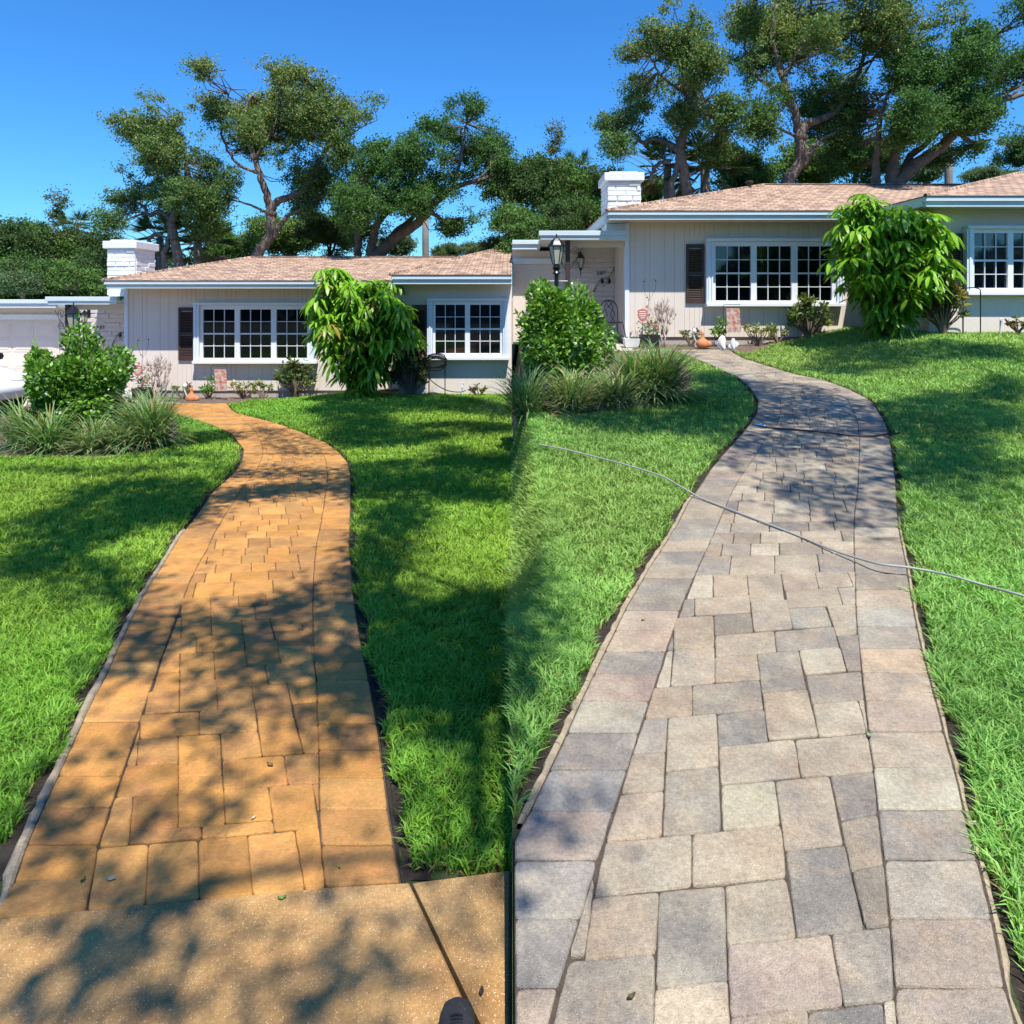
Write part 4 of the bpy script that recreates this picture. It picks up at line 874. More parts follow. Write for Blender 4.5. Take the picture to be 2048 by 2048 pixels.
# lower, bushier trees filling in behind
def bushy(seed, w, h, base=(.105, .205, .050), leaf=.085, n=9, trunk=True, dens=1.1):
    rng = np.random.default_rng(seed); bl = []
    for k in range(n):
        a = rng.uniform(0, 6.28); r = rng.uniform(0, .6) if k else 0
        bl.append((math.cos(a) * r * w / 2, -h * .55 - math.sin(a) * r * h * .45, w * rng.uniform(.2, .32), h * rng.uniform(.17, .28)))
    bl = [(b[0] * PM, b[1] * PM, b[2] * PM, b[3] * PM) for b in bl]
    return tree_meshes(bl, [([(0, 190), (0, 60), (4, -h * .25 * PM), (-4, -h * .55 * PM)], (.16, .05)), ([(4, -h * .2 * PM), (w * .2 * PM, -h * .6 * PM)], (.09, .03)), ([(4, -h * .2 * PM), (-w * .2 * PM, -h * .65 * PM)], (.09, .03))], 0, 0, w * .6, leaf=leaf, base=base, seed=seed, dens=dens, gap=.40, per=50)
bA = bushy(21, 2.6, 2.3); bB = bushy(22, 2.2, 2.9, (.070, .130, .038)); bC = bushy(23, 3.0, 1.7, (.13, .22, .05)); bD = bushy(24, 1.7, 1.4, (.11, .18, .08), leaf=.08)
wisp = tree_meshes([(0, -150, 14, 18), (6, -125, 16, 12), (-6, -105, 12, 14), (4, -80, 16, 14), (0, -60, 22, 14), (-12, -40, 24, 16)], [([(0, 200), (0, 0), (2, -60), (-2, -110), (-8, -165)], (.07, .01))], 0, 0, .5, leaf=.07, base=(.06, .10, .04), yellow=lambda x, y: 0 * x + .25, seed=31, dens=.7, clump=.2)
def bt(meshes, px, py, D, s, label, rz=0.0): plant_tree('leafy_tree', meshes, label, px, py, D, rz, s)
NA = 'behind the left garage'; NB = 'behind the right garage'
bt(bB, 35, 610, 21, 1.10, 'dark round tree at the far left edge of the picture, behind the left garage', .3)
bt(bA, 100, 600, 22, 1.15, 'broad green tree with a bright lower part behind the left garage roof', 2)
bt(bB, 178, 590, 23, .95, 'dark dense tree directly left of the left house chimney', 1)
bt(bD, 40, 610, 17.9, .8, 'small bright shrub tree just above the left garage roof')
plant_tree('wispy_tree', wisp, 'thin wispy treetop standing above the dark trees left of the left chimney', 108, 530, 21.5)
bt(bC, 300, 560, 27, .8, 'low green tree seen under the slender oak right of the left chimney', .5)
bt(bA, 440, 560, 24, 1.0, 'bright green tree between the two left oaks behind the left ridge', 1.2)
bt(bC, 590, 540, 26, 1.3, 'pale green tree between the forked oak and the vine covered oak on the left', 2.2)
bt(bB, 660, 545, 23, .85, 'dark bushy tree beside the vine covered trunk behind the left ridge', .8)
bt(bD, 800, 530, 30, 1.2, 'small yellowish tree under the leaning oak, left half', .8)
bt(bD, 900, 530, 26, .75, 'small round treetop above the left wing roof', .3)
bt(bD, 955, 530, 26, .8, 'low treetop second from the right above the left wing roof', 1.3)
bt(bD, 1008, 530, 22, .85, 'treetop at the right end of the left wing roof', 2.3)
bt(bB, 1052, 490, 19.5, 1.05, 'dark tree above the right garage roof, beside the seam of the two gardens', .3)
bt(bA, 1120, 485, 20.5, 1.18, 'broad green tree behind the right porch roof', 2)
bt(bB, 1190, 480, 21, .95, 'dark dense tree directly left of the right house chimney', 1)
plant_tree('wispy_tree', wisp, 'thin wispy treetop standing above the dark trees left of the right chimney', 1112, 410, 19.5)
bt(bC, 1300, 430, 25, .8, 'low tree under the slender oak right of the right chimney', .5)
bt(bA, 1480, 425, 22, 1.05, 'green tree between the two oaks behind the right hip ridge', 1.2)
bt(bC, 1645, 405, 24, 1.3, 'pale green tree right of the forked oak behind the right ridge', 2.2)
bt(bB, 1710, 405, 21, .9, 'dark bushy tree beside the vine covered trunk behind the right ridge', .8)
bt(bD, 1855, 385, 28, 1.25, 'small yellowish tree under the leaning oak, right half', .8)
bt(bD, 1970, 380, 24, .75, 'small round treetop above the right wing roof', .3)
bt(bD, 2012, 385, 24, .7, 'low treetop at the far right above the right wing roof', 1.3)
bt(bB, 2075, 395, 25, 1.0, 'bushy tree beyond the right edge behind the right wing', .1)
# palms
def palm_meshes(seed, R0=1.3, n=26):
    rr = random.Random(seed); P = []; D_ = []; L = []; Wd = []; C = []
    st = MB()
    for k in range(n):
        a = rr.uniform(0, 6.283); e = rr.uniform(-.9, 1.2); d = Vector((math.cos(a) * math.cos(e), math.sin(a) * math.cos(e), math.sin(e))); q = d * R0 * .55
        st.tube([(0, 0, 0), q], [.02, .012], 4, cap=False); side = d.cross(Vector((0, 0, 1))).normalized(); up = side.cross(d)
        old = e < -.45
        for j in range(22):
            t = (j / 21 - .5) * 2.6; v = (d * math.cos(t) + side * math.sin(t)).normalized(); v = (v - Vector((0, 0, .15 * abs(t)))).normalized()
            P.append(q); D_.append(v); L.append(R0 * .5 * rr.uniform(.8, 1.1)); Wd.append(.05)
            C.append((.30, .22, .09) if old else (.085 * rr.uniform(.7, 1.2), .12 * rr.uniform(.8, 1.2), .035))
    lo = leaf_data(np.array([p[:] for p in P]), np.array([d[:] for d in D_]), np.array(L), np.array(Wd)); m = len(P)
    lm = np_mesh('fronds', lo, np.arange(4 * m), np.arange(m) * 4, M['leaf'], np.repeat(np.array(C), 4, 0))
    me = bpy.data.meshes.new('stalks'); me.from_pydata(st.v, [], st.f); me.materials.append(M['twig']); me.update(); return lm, me
pf, ps = palm_meshes(4)
def palm(px, py, D, H, s, label, lean=0):
    p = at(px, py, D); r = thing('palm_tree', label, 'palm tree', p); r.scale = (s, s, s)
    mk('fronds', pf, r); mk('stalks', ps, r)
    rr = random.Random(int(px)); pts = [(lean * (t ** 2), 0, -H / s * t) for t in np.linspace(0, 1, 14)]
    tube_mesh('trunk', pts, [.13 + rr.uniform(-.012, .012) for _ in pts], M['palmtrunk'], r, 10)
palm(150, 465, 25, 4.5, .75, 'small fan palm among the dark trees left of the left chimney')
palm(395, 480, 21, 4.5, 1.0, 'fan palm with brown hanging fronds right of the slender oak, left half', .2)
palm(320, 478, 21.4, 4.5, .8, 'fan palm tucked behind the slender oak trunk, left half', -.2)
palm(1150, 350, 23, 4.6, .75, 'small fan palm among the dark trees left of the right chimney')
palm(1410, 335, 18.9, 4.6, 1.0, 'fan palm with brown hanging fronds right of the slender oak, right half', .2)
palm(1335, 335, 19.2, 4.6, .8, 'fan palm tucked behind the slender oak trunk, right half', -.2)
palm(885, 520, 25, 4, .5, 'little fan palm peeking over the left wing roof')
for half, (px, py) in (('left', (851, 430)), ('right', (1897, 290))):
    D = 26 if half == 'left' else 23.5; p = at(px, py, D)
    q = MB(); q.tube([(0, 0, .4), (0, 0, -1), (.02, 0, -3), (0, 0, -5.5)], [.12, .125, .13, .14], 10)
    o = q.build('bare_palm', M['palmtrunk'], smooth=True, loc=p); tag(o, 'bare straight grey palm trunk under the leaning oak, %s half' % half, 'palm tree')

# ------------------------------------------------------------------ trees behind the camera that cast the dappled shade
SH = [ # (half, solidity, polygon in photo pixels on the ground)
 ('L', .95, [(610, 832), (700, 812), (800, 806), (930, 815), (1000, 828), (1023, 832), (1023, 848), (900, 838), (760, 840), (700, 850), (640, 850)]),
 ('L', .95, [(640, 850), (700, 848), (760, 842), (800, 862), (900, 852), (1023, 858), (1023, 868), (900, 872), (860, 888), (700, 898), (680, 900), (655, 880)]),
 ('L', 1.0, [(860, 886), (930, 900), (1023, 905), (1023, 1000), (960, 1000), (856, 1000), (850, 1050), (820, 1095), (770, 1150), (712, 1170), (712, 1060), (760, 1030), (712, 990), (706, 932), (880, 918)]),
 ('L', 1.0, [(715, 1175), (770, 1165), (770, 1200), (830, 1225), (900, 1205), (1023, 1200), (1023, 1560), (960, 1500), (870, 1440), (770, 1430), (740, 1400), (720, 1300)]),
 ('L', .9, [(635, 1150), (700, 1135), (712, 1300), (745, 1440), (680, 1450), (640, 1400), (632, 1300), (650, 1200)]),
 ('L', .9, [(510, 935), (600, 940), (705, 946), (705, 957), (600, 955), (505, 952)]), ('L', .95, [(490, 972), (600, 966), (660, 958), (712, 962), (712, 990), (600, 990), (520, 1000), (440, 1003), (428, 985)]),
 ('L', .9, [(20, 935), (200, 940), (440, 925), (475, 930), (480, 915), (420, 918), (260, 908), (310, 904), (440, 912), (486, 918), (478, 945), (455, 955), (440, 935), (200, 948), (20, 946)]),
 ('L', 1.0, [(130, 975), (330, 955), (420, 965), (425, 985), (390, 1040), (330, 1055), (250, 1075), (180, 1090), (110, 1120), (60, 1155), (20, 1165), (20, 1045), (90, 1025), (160, 1005)]),
 ('L', .7, [(30, 1110), (110, 1150), (200, 1120), (260, 1130), (290, 1170), (270, 1250), (230, 1295), (200, 1230), (120, 1190), (20, 1190)]),
 ('L', .85, [(380, 870), (460, 860), (487, 868), (490, 880), (420, 885), (370, 895), (360, 885)]), ('L', .55, [(500, 850), (600, 870), (650, 910), (560, 915), (520, 890)]),
 ('L', .75, [(360, 1222), (430, 1205), (520, 1215), (600, 1200), (625, 1235), (560, 1240), (560, 1290), (460, 1300), (430, 1290), (360, 1290)]),
 ('L', .8, [(250, 1240), (350, 1225), (340, 1330), (300, 1345), (280, 1360), (200, 1350), (230, 1290)]), ('L', .8, [(370, 1300), (500, 1310), (620, 1300), (625, 1380), (560, 1370), (420, 1345), (360, 1350)]),
 ('L', .7, [(300, 1410), (400, 1430), (520, 1400), (600, 1440), (620, 1500), (520, 1480), (400, 1470), (320, 1460)]), ('L', .55, [(150, 1455), (250, 1470), (240, 1520), (210, 1580), (100, 1620), (60, 1600), (100, 1550), (220, 1500)]),
 ('L', .8, [(60, 1625), (160, 1640), (180, 1680), (100, 1700), (40, 1690)]), ('L', .6, [(400, 1560), (450, 1580), (440, 1680), (410, 1690), (380, 1640)]), ('L', .5, [(180, 1700), (290, 1690), (300, 1760), (200, 1800)]),
 ('L', .85, [(240, 1830), (330, 1840), (400, 1860), (400, 1900), (340, 1920), (270, 1890)]), ('L', .55, [(20, 1800), (160, 1850), (110, 1900), (20, 1880)]), ('L', .8, [(60, 1990), (170, 1955), (260, 1980), (230, 2060), (50, 2060)]),
 ('L', .85, [(395, 1960), (520, 1970), (680, 2000), (660, 2060), (420, 2040), (380, 1990)]), ('L', .4, [(640, 1780), (760, 1790), (740, 1820), (600, 1810)]), ('L', .5, [(700, 1910), (850, 1900), (840, 1940), (700, 1950)]), ('L', .7, [(980, 1745), (1023, 1745), (1023, 1800), (990, 1790)]),
 ('L', .6, [(640, 1495), (720, 1500), (700, 1540), (645, 1525)]), ('L', .7, [(900, 1520), (1023, 1560), (1023, 1740), (960, 1700), (880, 1600)]),
 ('R', .9, [(1600, 740), (1640, 715), (1690, 698), (1770, 705), (1760, 715), (1830, 725), (1900, 722), (1905, 730), (2028, 730), (2047, 735), (2047, 762), (1990, 748), (1850, 745), (1760, 746), (1700, 752), (1650, 748)]),
 ('R', .95, [(1745, 800), (1790, 806), (1850, 792), (1880, 786), (1960, 790), (2000, 768), (2047, 790), (2047, 860), (1990, 872), (1960, 905), (2040, 925), (2020, 950), (1950, 968), (1910, 968), (1880, 985), (1820, 1005), (1800, 960), (1790, 900), (1772, 850)]),
 ('R', .5, [(1900, 985), (1960, 975), (1940, 1040), (1915, 1045)]),
 ('R', .85, [(1470, 758), (1560, 765), (1640, 775), (1690, 798), (1768, 845), (1780, 870), (1700, 860), (1690, 900), (1620, 905), (1500, 905), (1470, 930), (1440, 930), (1480, 890), (1512, 850), (1518, 805)]),
 ('R', .62, [(1600, 905), (1700, 880), (1780, 900), (1790, 960), (1796, 1060), (1740, 1068), (1640, 1040), (1560, 1020), (1540, 990), (1560, 960), (1640, 940), (1560, 930)]),
 ('R', .95, [(1120, 838), (1250, 818), (1330, 808), (1390, 790), (1395, 740), (1440, 742), (1490, 765), (1512, 800), (1508, 830), (1480, 868), (1430, 892), (1400, 878), (1330, 880), (1400, 858), (1250, 862), (1180, 862), (1200, 850), (1110, 848)]),
]
def shade_trees():
    rng = np.random.default_rng(77); out = {'L': [], 'R': []}
    for half, sol, poly in SH:
        G = [gp(half, *p) for p in poly]; A = abs(area(G)); xs = [g[0] for g in G]; ys = [g[1] for g in G]
        n = int(A * 62 * (.25 + sol)) + 2
        x = rng.uniform(min(xs), max(xs), n * 12); y = rng.uniform(min(ys), max(ys), n * 12)
        ok = inpoly(x, y, G); x = x[ok][:n]; y = y[ok][:n]
        near = min(ys) < 2.6
        if min(ys) < 4 and half == 'L': K2 = rng.random(len(x)) < (.9 if sol > .9 else .35); x = np.concatenate([x, x[K2] + .03]); y = np.concatenate([y, y[K2] + .03])
        H = np.where(y > 8.5, rng.uniform(7.5, 8.8, len(x)), rng.uniform(5.6, 7.0, len(x))); t = H / SUN.z; g = zg(x, y)
        for i in range(len(x)):
            out[half].append((x[i] + SUN.x * t[i], y[i] + SUN.y * t[i], g[i] + H[i], sol))
    for half, tx, lab in (('L', -2.6, 'tall spreading oak standing by the street behind the orange path'), ('R', 7.4, 'tall spreading oak standing by the street behind the grey path')):
        K = np.array(out[half]); nc = len(K); C3 = K[:, :3]
        per = np.where(K[:, 3] > .9, 46, np.where(K[:, 3] > .7, 32, 18)); idx = np.repeat(np.arange(nc), per); n = len(idx)
        if half == 'X': pass
        P = C3[idx] + rng.normal(size=(n, 3)) * np.array([.11, .11, .12]); Dr = unit(n, rng)
        base = Vector((tx, -5.6, 0)); r = thing('shade_tree', lab, 'tree', base)
        o = leaf_obj('crown', P - np.array(base), Dr, .075 * rng.uniform(.7, 1.3, n), .042, green(n, (.05, .09, .025), .3, rng), r)
        b = MB(); fork = Vector((0, 0, 6.2)); b.tube([(0, 0, -.1), (.05, 0, 2), (-.05, .1, 4), fork], [.42, .34, .30, .26], 12)
        # limbs to cluster groups (coarse grid), twigs to clumps
        cells = {}
        for c in C3: cells.setdefault((round(c[0] / 1.6), round(c[1] / 1.6)), []).append(Vector(c) - base)
        cc = [sum(L, Vector()) / len(L) for L in cells.values()]; todo = set(range(len(cc)))
        first = min(todo, key=lambda i: (cc[i] - fork).length); par = [(None, first)]; todo.discard(first); done = [first]
        while todo:
            i, j = min(((i, j) for i in done for j in todo), key=lambda q: (cc[q[0]] - cc[q[1]]).length); par.append((i, j)); done.append(j); todo.discard(j)
        for i, j in par:
            p0 = fork if i is None else cc[i]; q = cc[j]; rad = .03 if i is None else .028
            b.tube(spline([p0, p0.lerp(q, .5) + Vector((0, 0, .12)), q], 4), [rad * (1 - .4 * k / 8) for k in range(9)], 6, cap=False)
        b.build('trunk', M['bark'], r, smooth=True)
shade_trees()
# unseen tree line added behind the viewer so the window panes reflect dark
def reflection_trees():
    rng = np.random.default_rng(5); n = 16000; x = rng.uniform(-34, 34, n); top = 5.5 + 1.6 * np.sin(x / 3.1) + 1.3 * np.sin(x / 1.3 + 1)
    P = np.stack([x, -20 + rng.normal(size=n) * .9, rng.random(n) * top], 1)
    o = leaf_obj('reflection_wood', P, unit(n, rng), .75, .55, green(n, (.04, .07, .02), .3, rng), None, 'leaf', 'stuff'); o['label'] = 'dark tree line added across the street, unseen, to darken the window reflections'; o['category'] = 'reflection_wood'
reflection_trees()

for px, py, D, m_, sc_, rz, lab in [(10, 665, 19, bA, .95, 1, 'leafy tree low behind the left garage roof, first from the left edge'), (78, 670, 19.4, bB, .9, 2.2, 'leafy tree low behind the left garage roof, second from the left edge'), (150, 665, 19.2, bA, .9, 3.1, 'leafy tree low behind the left porch roof'), (215, 650, 20.5, bB, .9, .5, 'dark tree just behind the left chimney'),
    (1055, 560, 17.5, bA, .9, 1.4, 'leafy tree low behind the right garage roof'), (1130, 555, 18, bB, .85, 2.2, 'leafy tree low behind the middle of the right porch roof'), (1195, 545, 18.3, bA, .85, 3.1, 'leafy tree low behind the right end of the right porch roof')]:
    bt(m_, px, py, D, sc_, lab, rz)
# ------------------------------------------------------------------ shrubs, flowers, garden things
def ground_at(x, y): return Vector((x, y, float(zg(x, y)) - .01))
def shrub(name, label, loc, rx, ry, rz_, n, leaf, base, seed, cat='bush', flowers=0, fcol=(.8, .8, .72), stems=7, m='leaf', bright=.3, wid=.55, lumps=9, stemr=.012, up=.0, bare=0.12):
    """rounded woody bush: stems from the base, clustered leaves, optional flowers"""
    rng = np.random.default_rng(seed); r = thing(name, label, cat, loc)
    lc = unit(lumps, rng); lc[:, 2] = (np.abs(lc[:, 2]) - .15) if bare > .05 else lc[:, 2]; lc *= rng.uniform(.30, .76, (lumps, 1))
    ls = rng.uniform(.18, .42, lumps)
    k = rng.integers(0, lumps, n); u = unit(n, rng) * (rng.random((n, 1)) ** .28)
    q = lc[k] + u * ls[k][:, None]; q = np.concatenate([q, unit(n // 4, rng) * .6 * rng.random((n // 4, 1)) ** .4]); N = len(q)
    nz = np.array([rx, ry, rz_ * .5]); P = q * nz + np.array([0, 0, rz_ * (.5 + up)]); ok = P[:, 2] > bare * rz_; P = P[ok]; q = q[ok]; N = len(P)
    Dr = q / (np.linalg.norm(q, axis=1)[:, None] + .01) * .7 + unit(N, rng) * .8 + np.array([0, 0, .15]); Dr /= np.linalg.norm(Dr, axis=1)[:, None]
    C = green(N, base, .28, rng); new = rng.random(N) < bright; C[new] = C[new] * np.array([1.9, 1.6, 1.1])
    if m == 'bigleaf':   # long shoots poking out of the outline
        S = []; SD = []
        for i in range(46):
            j = rng.integers(0, N); 
            if np.linalg.norm(q[j]) < .7: continue
            d = Dr[j] * .5 + np.array([0, 0, .8]); d /= np.linalg.norm(d); Ls = rng.uniform(.08, .24)
            for k in range(9): S.append(P[j] + d * Ls * k / 8); v = d + rng.normal(size=3) * .7; SD.append(v / np.linalg.norm(v))
        S = np.array(S); P = np.concatenate([P, S]); Dr = np.concatenate([Dr, np.array(SD)]); q = np.concatenate([q, S / nz]); C = np.concatenate([C, green(len(S), np.array(base) * np.array([1.9, 1.5, 1]), .25, rng)]); N = len(P)
    leaf_obj('foliage', P, Dr, leaf * rng.uniform(.7, 1.25, N), leaf * wid, C, r, m)
    if flowers:
        fi = rng.integers(0, N, flowers * 3); fi = fi[np.linalg.norm(q[fi], axis=1) > .75][:flowers]; F_ = P[fi] * 1.0
        FP = np.repeat(F_, 5, 0) + rng.normal(size=(len(F_) * 5, 3)) * .012; FD = unit(len(FP), rng); FD[:, 1] -= .5; FD /= np.linalg.norm(FD, axis=1)[:, None]
        leaf_obj('blossoms', FP, FD, .04, .028, np.tile(np.array(fcol), (len(FP), 1)), r, 'petal')
    b = MB()
    for i in range(stems):
        a = rng.uniform(0, 6.28); e = Vector((math.cos(a) * rx * .6, math.sin(a) * ry * .6, rz_ * rng.uniform(.55, .9)))
        b.tube(spline([(rng.normal() * .03, rng.normal() * .03, -.02), (e.x * .25, e.y * .25, e.z * .35), e * .7, e], 3), [stemr * (1.6 - 1.3 * j / 9) for j in range(10)], 5)
    b.build('stems', M['stem'], r, smooth=True); return r
# big flowering jasmine bushes
gL = gp('L', 150, 885); gR = gp('R', 1120, 800)
shrub('flowering_bush', 'large glossy bush with small white flowers around a lamp post left of the orange path', ground_at(-5.8, 9.1), .68, .68, 1.58, 19000, .072, (.105, .24, .035), 41, flowers=170, m='bigleaf', lumps=32, bright=.34, stems=12, bare=.03, up=-.04)
shrub('flowering_bush', 'large glossy bush with small white flowers around a lamp post left of the grey path', ground_at(.60, 8.15), .62, .66, 1.60, 19000, .068, (.105, .24, .035), 42, flowers=180, m='bigleaf', lumps=32, bright=.36, stems=12, bare=.03, up=-.04)
def lamp_post(label, px, top_py, D):
    p = at(px, top_py, D); z0 = float(zg(p.x, D)); H = p.z - z0; t = thing('lamp_post', label, 'lamp post', (p.x, D, z0))
    b = MB(); b.lathe([(.07, 0), (.07, .03), (.045, .08), (.03, .16), (.028, H * .5), (.028, H - .52), (.05, H - .50), (.03, H - .47), (.055, H - .43)], 14); b.build('post', M['black'], t, smooth=False)
    hd = MB(); e = bpy.data.objects.new('lantern', None); COL.objects.link(e); e.parent = t; e.location = (0, 0, H - .44)
    lantern(e, .44, .21)
    b = MB(); b.tube([(-.14, 0, H - .6), (.14, 0, H - .6)], .008, 6); b.build('crossbar', M['black'], t)
lamp_post('black lamp post with a hexagonal lantern rising from the bush by the orange path', 147, 604, 9.35)
lamp_post('black lamp post with a hexagonal lantern rising from the bush by the grey path', 1113, 467, 8.6)
# strappy grass clumps
def strap_clump(label, loc, rad, n, L, seed, base=(.20, .33, .13), pale=.25):
    rng = np.random.default_rng(seed); a = rng.uniform(0, 6.283, n); el = rng.uniform(.35, 1.45, n); ln = L * 1.35 * rng.uniform(.55, 1.1, n); r0 = rad * .25 * np.sqrt(rng.random(n)); a0 = rng.uniform(0, 6.283, n)
    B = np.stack([np.cos(a0) * r0, np.sin(a0) * r0, np.zeros(n)], 1); hd = np.stack([np.cos(a), np.sin(a), np.zeros(n)], 1); sd = np.stack([-np.sin(a), np.cos(a), np.zeros(n)], 1); K = 6; V = []
    for k in range(K + 1):
        t = k / K; x = ln * (.72 * np.cos(el) * t + .34 * t * t); z = ln * (1.25 * np.sin(el) * t - .42 * t ** 2.6); c = B + hd * x[:, None]; c[:, 2] += np.maximum(z, .01)
        w = (.0065 * (1 - t ** 3) + .0008); V += [c - sd * w, c + sd * w]
    V = np.stack(V, 1).reshape(-1, 3); m = 2 * (K + 1); bb = (np.arange(n) * m)[:, None]
    fc = np.concatenate([np.stack([2 * k + 0 + 0 * bb[:, 0], 2 * k + 1 + 0 * bb[:, 0], 2 * k + 3 + 0 * bb[:, 0], 2 * k + 2 + 0 * bb[:, 0]], 1) + bb for k in range(K)], 0)
    C = green(n, base, .3, rng); s = rng.random(n) < pale; C[s] = np.array([.46, .47, .24]) * rng.uniform(.7, 1.1, (s.sum(), 1)); s2 = rng.random(n) < .07; C[s2] = (.30, .20, .07)
    me = np_mesh('grass_clump', V, fc.ravel(), np.arange(len(fc)) * 4, M['leaf'], np.repeat(C, m, 0)); o = mk('grass_clump', me); o.location = loc
    return tag(o, label, 'grass clump')
for px, py, rad, n, L, lab, pale in [(45, 895, .4, 420, .62, 'dark strappy clump at the far left of the bed by the orange path', .05), (95, 905, .35, 350, .55, 'dark strappy clump second from the left in the bed by the orange path', .05), (185, 905, .4, 300, .42, 'striped strappy clump in front of the flowering bush by the orange path', .35), (238, 903, .35, 300, .38, 'yellowish strappy clump between two greener ones by the orange path', .5), (302, 893, .5, 900, .66, 'tall blue green strappy clump at the right end of the bed by the orange path', .12), (262, 880, .4, 420, .6, 'strappy clump half hidden behind the right end of the bed by the orange path', .15)]:
    x, y = gp('L', px, py); strap_clump(lab, ground_at(x, y), rad, n, L, int(px), pale=pale)
for px, py, rad, n, L, lab, pale in [(1052, 822, .4, 420, .55, 'strappy clump nearest the seam in the bed by the grey path', .2), (1145, 822, .5, 450, .44, 'arching striped strappy clump in the middle of the bed by the grey path', .4), (1225, 815, .45, 420, .42, 'striped strappy clump right of the middle by the grey path', .35), (1318, 800, .55, 950, .62, 'tall dark strappy clump at the right end of the bed by the grey path', .12), (1270, 800, .45, 500, .6, 'strappy clump behind the right end of the bed by the grey path', .12)]:
    x, y = gp('R', px, py); strap_clump(lab, ground_at(x, y), rad, n, L, int(px), pale=pale)

# umbrella trees: whorls of long drooping leaflets
def umbrella_tree(label, loc, blobs, seed, n=170, s=1.0):
    rng = np.random.default_rng(seed); r = thing('umbrella_tree', label, 'bush', loc); V = []; C = []; faces = []; st = MB(); k0 = 0
    tot = sum(b[2] * b[3] for b in blobs)
    for (cx, cz, rx, rz_) in blobs:
        m = max(4, int(n * rx * rz_ / tot))
        for i in range(m):
            a = rng.uniform(0, 6.283); q = math.sqrt(rng.random()); yy = -abs(rng.normal()) * .25 - .1
            c = np.array([cx + math.cos(a) * q * rx, yy + (.35 if rng.random() < .3 else 0), cz + math.sin(a) * q * rz_])
            hub = c; nl = rng.integers(7, 10); tilt = rng.normal(0, .25, 2); Ln = rng.uniform(.20, .38); droop = rng.uniform(.5, 1.5)
            col = np.array([.215, .43, .022]) * rng.uniform(.65, 1.2)
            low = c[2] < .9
            if low: col *= .75  # lower whorls darkened: shade inside the crown put into the leaf colour
            if rng.random() < .03: col = np.array([.38, .30, .05])
            st.tube([tuple(c * np.array([.35, .35, .55])), tuple(c * np.array([.8, .8, .85])), tuple(c)], [.012, .006, .004], 4, cap=False)
            for j in range(nl):
                t = 2 * math.pi * j / nl + rng.normal() * .1; d = np.array([math.cos(t), math.sin(t), tilt[0] * math.cos(t) + tilt[1] * math.sin(t)]); sd = np.array([-math.sin(t), math.cos(t), 0]); W_ = Ln * .115
                pts = []
                for u, w in ((0.08, .05), (.3, .55), (.6, 1), (.85, .7), (1.0, .06)):
                    p = hub + d * Ln * u * (1 - .18 * u * droop); p = p + np.array([0, 0, -Ln * droop * .62 * u * u]); pts.append((p, w))
                b = len(V)
                for p, w in pts: V += [p - sd * W_ * w, p + np.array([0, 0, -.012 * w]), p + sd * W_ * w]
                for e in range(4):
                    faces += [(b + 3 * e, b + 3 * e + 1, b + 3 * e + 4, b + 3 * e + 3), (b + 3 * e + 1, b + 3 * e + 2, b + 3 * e + 5, b + 3 * e + 4)]
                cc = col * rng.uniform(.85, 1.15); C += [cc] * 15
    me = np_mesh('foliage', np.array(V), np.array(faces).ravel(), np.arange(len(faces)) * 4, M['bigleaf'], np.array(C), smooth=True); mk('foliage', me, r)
    for i in range(7):
        a = rng.uniform(0, 6.28); e = Vector((math.cos(a) * .6, math.sin(a) * .25, rng.uniform(1.6, 2.3))); st.tube(spline([(rng.normal() * .08, 0, -.03), (e.x * .15, 0, .6), (e.x * .5, e.y, e.z * .7), e], 4), [.035 - .002 * j for j in range(13)], 6)
    st.build('stems', M['stem'], r, smooth=True)
UB = [(-.62, 2.70, .34, .24), (-.35, 2.45, .45, .26), (.15, 2.42, .50, .26), (.62, 2.40, .42, .24), (-.85, 2.05, .32, .30), (-.2, 2.0, .60, .34), (.55, 2.0, .55, .34), (1.0, 1.85, .32, .30), (-.85, 1.55, .34, .26), (.1, 1.55, .70, .34), (1.1, 1.45, .34, .24), (-.35, 1.15, .50, .30), (.45, 1.1, .50, .30), (-.05, .72, .45, .30), (.45, .6, .25, .22), (0, .35, .25, .18)]
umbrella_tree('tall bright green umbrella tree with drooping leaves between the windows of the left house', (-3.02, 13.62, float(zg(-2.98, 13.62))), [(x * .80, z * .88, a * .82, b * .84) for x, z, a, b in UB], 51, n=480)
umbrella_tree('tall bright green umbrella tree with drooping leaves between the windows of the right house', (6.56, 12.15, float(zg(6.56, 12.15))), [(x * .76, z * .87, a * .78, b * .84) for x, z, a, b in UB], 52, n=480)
for i, (half, px, D, w, lab) in enumerate([('L', 962, 13.3, .8, 'left'), ('R', 2068, 11.9, .8, 'right')]): pass

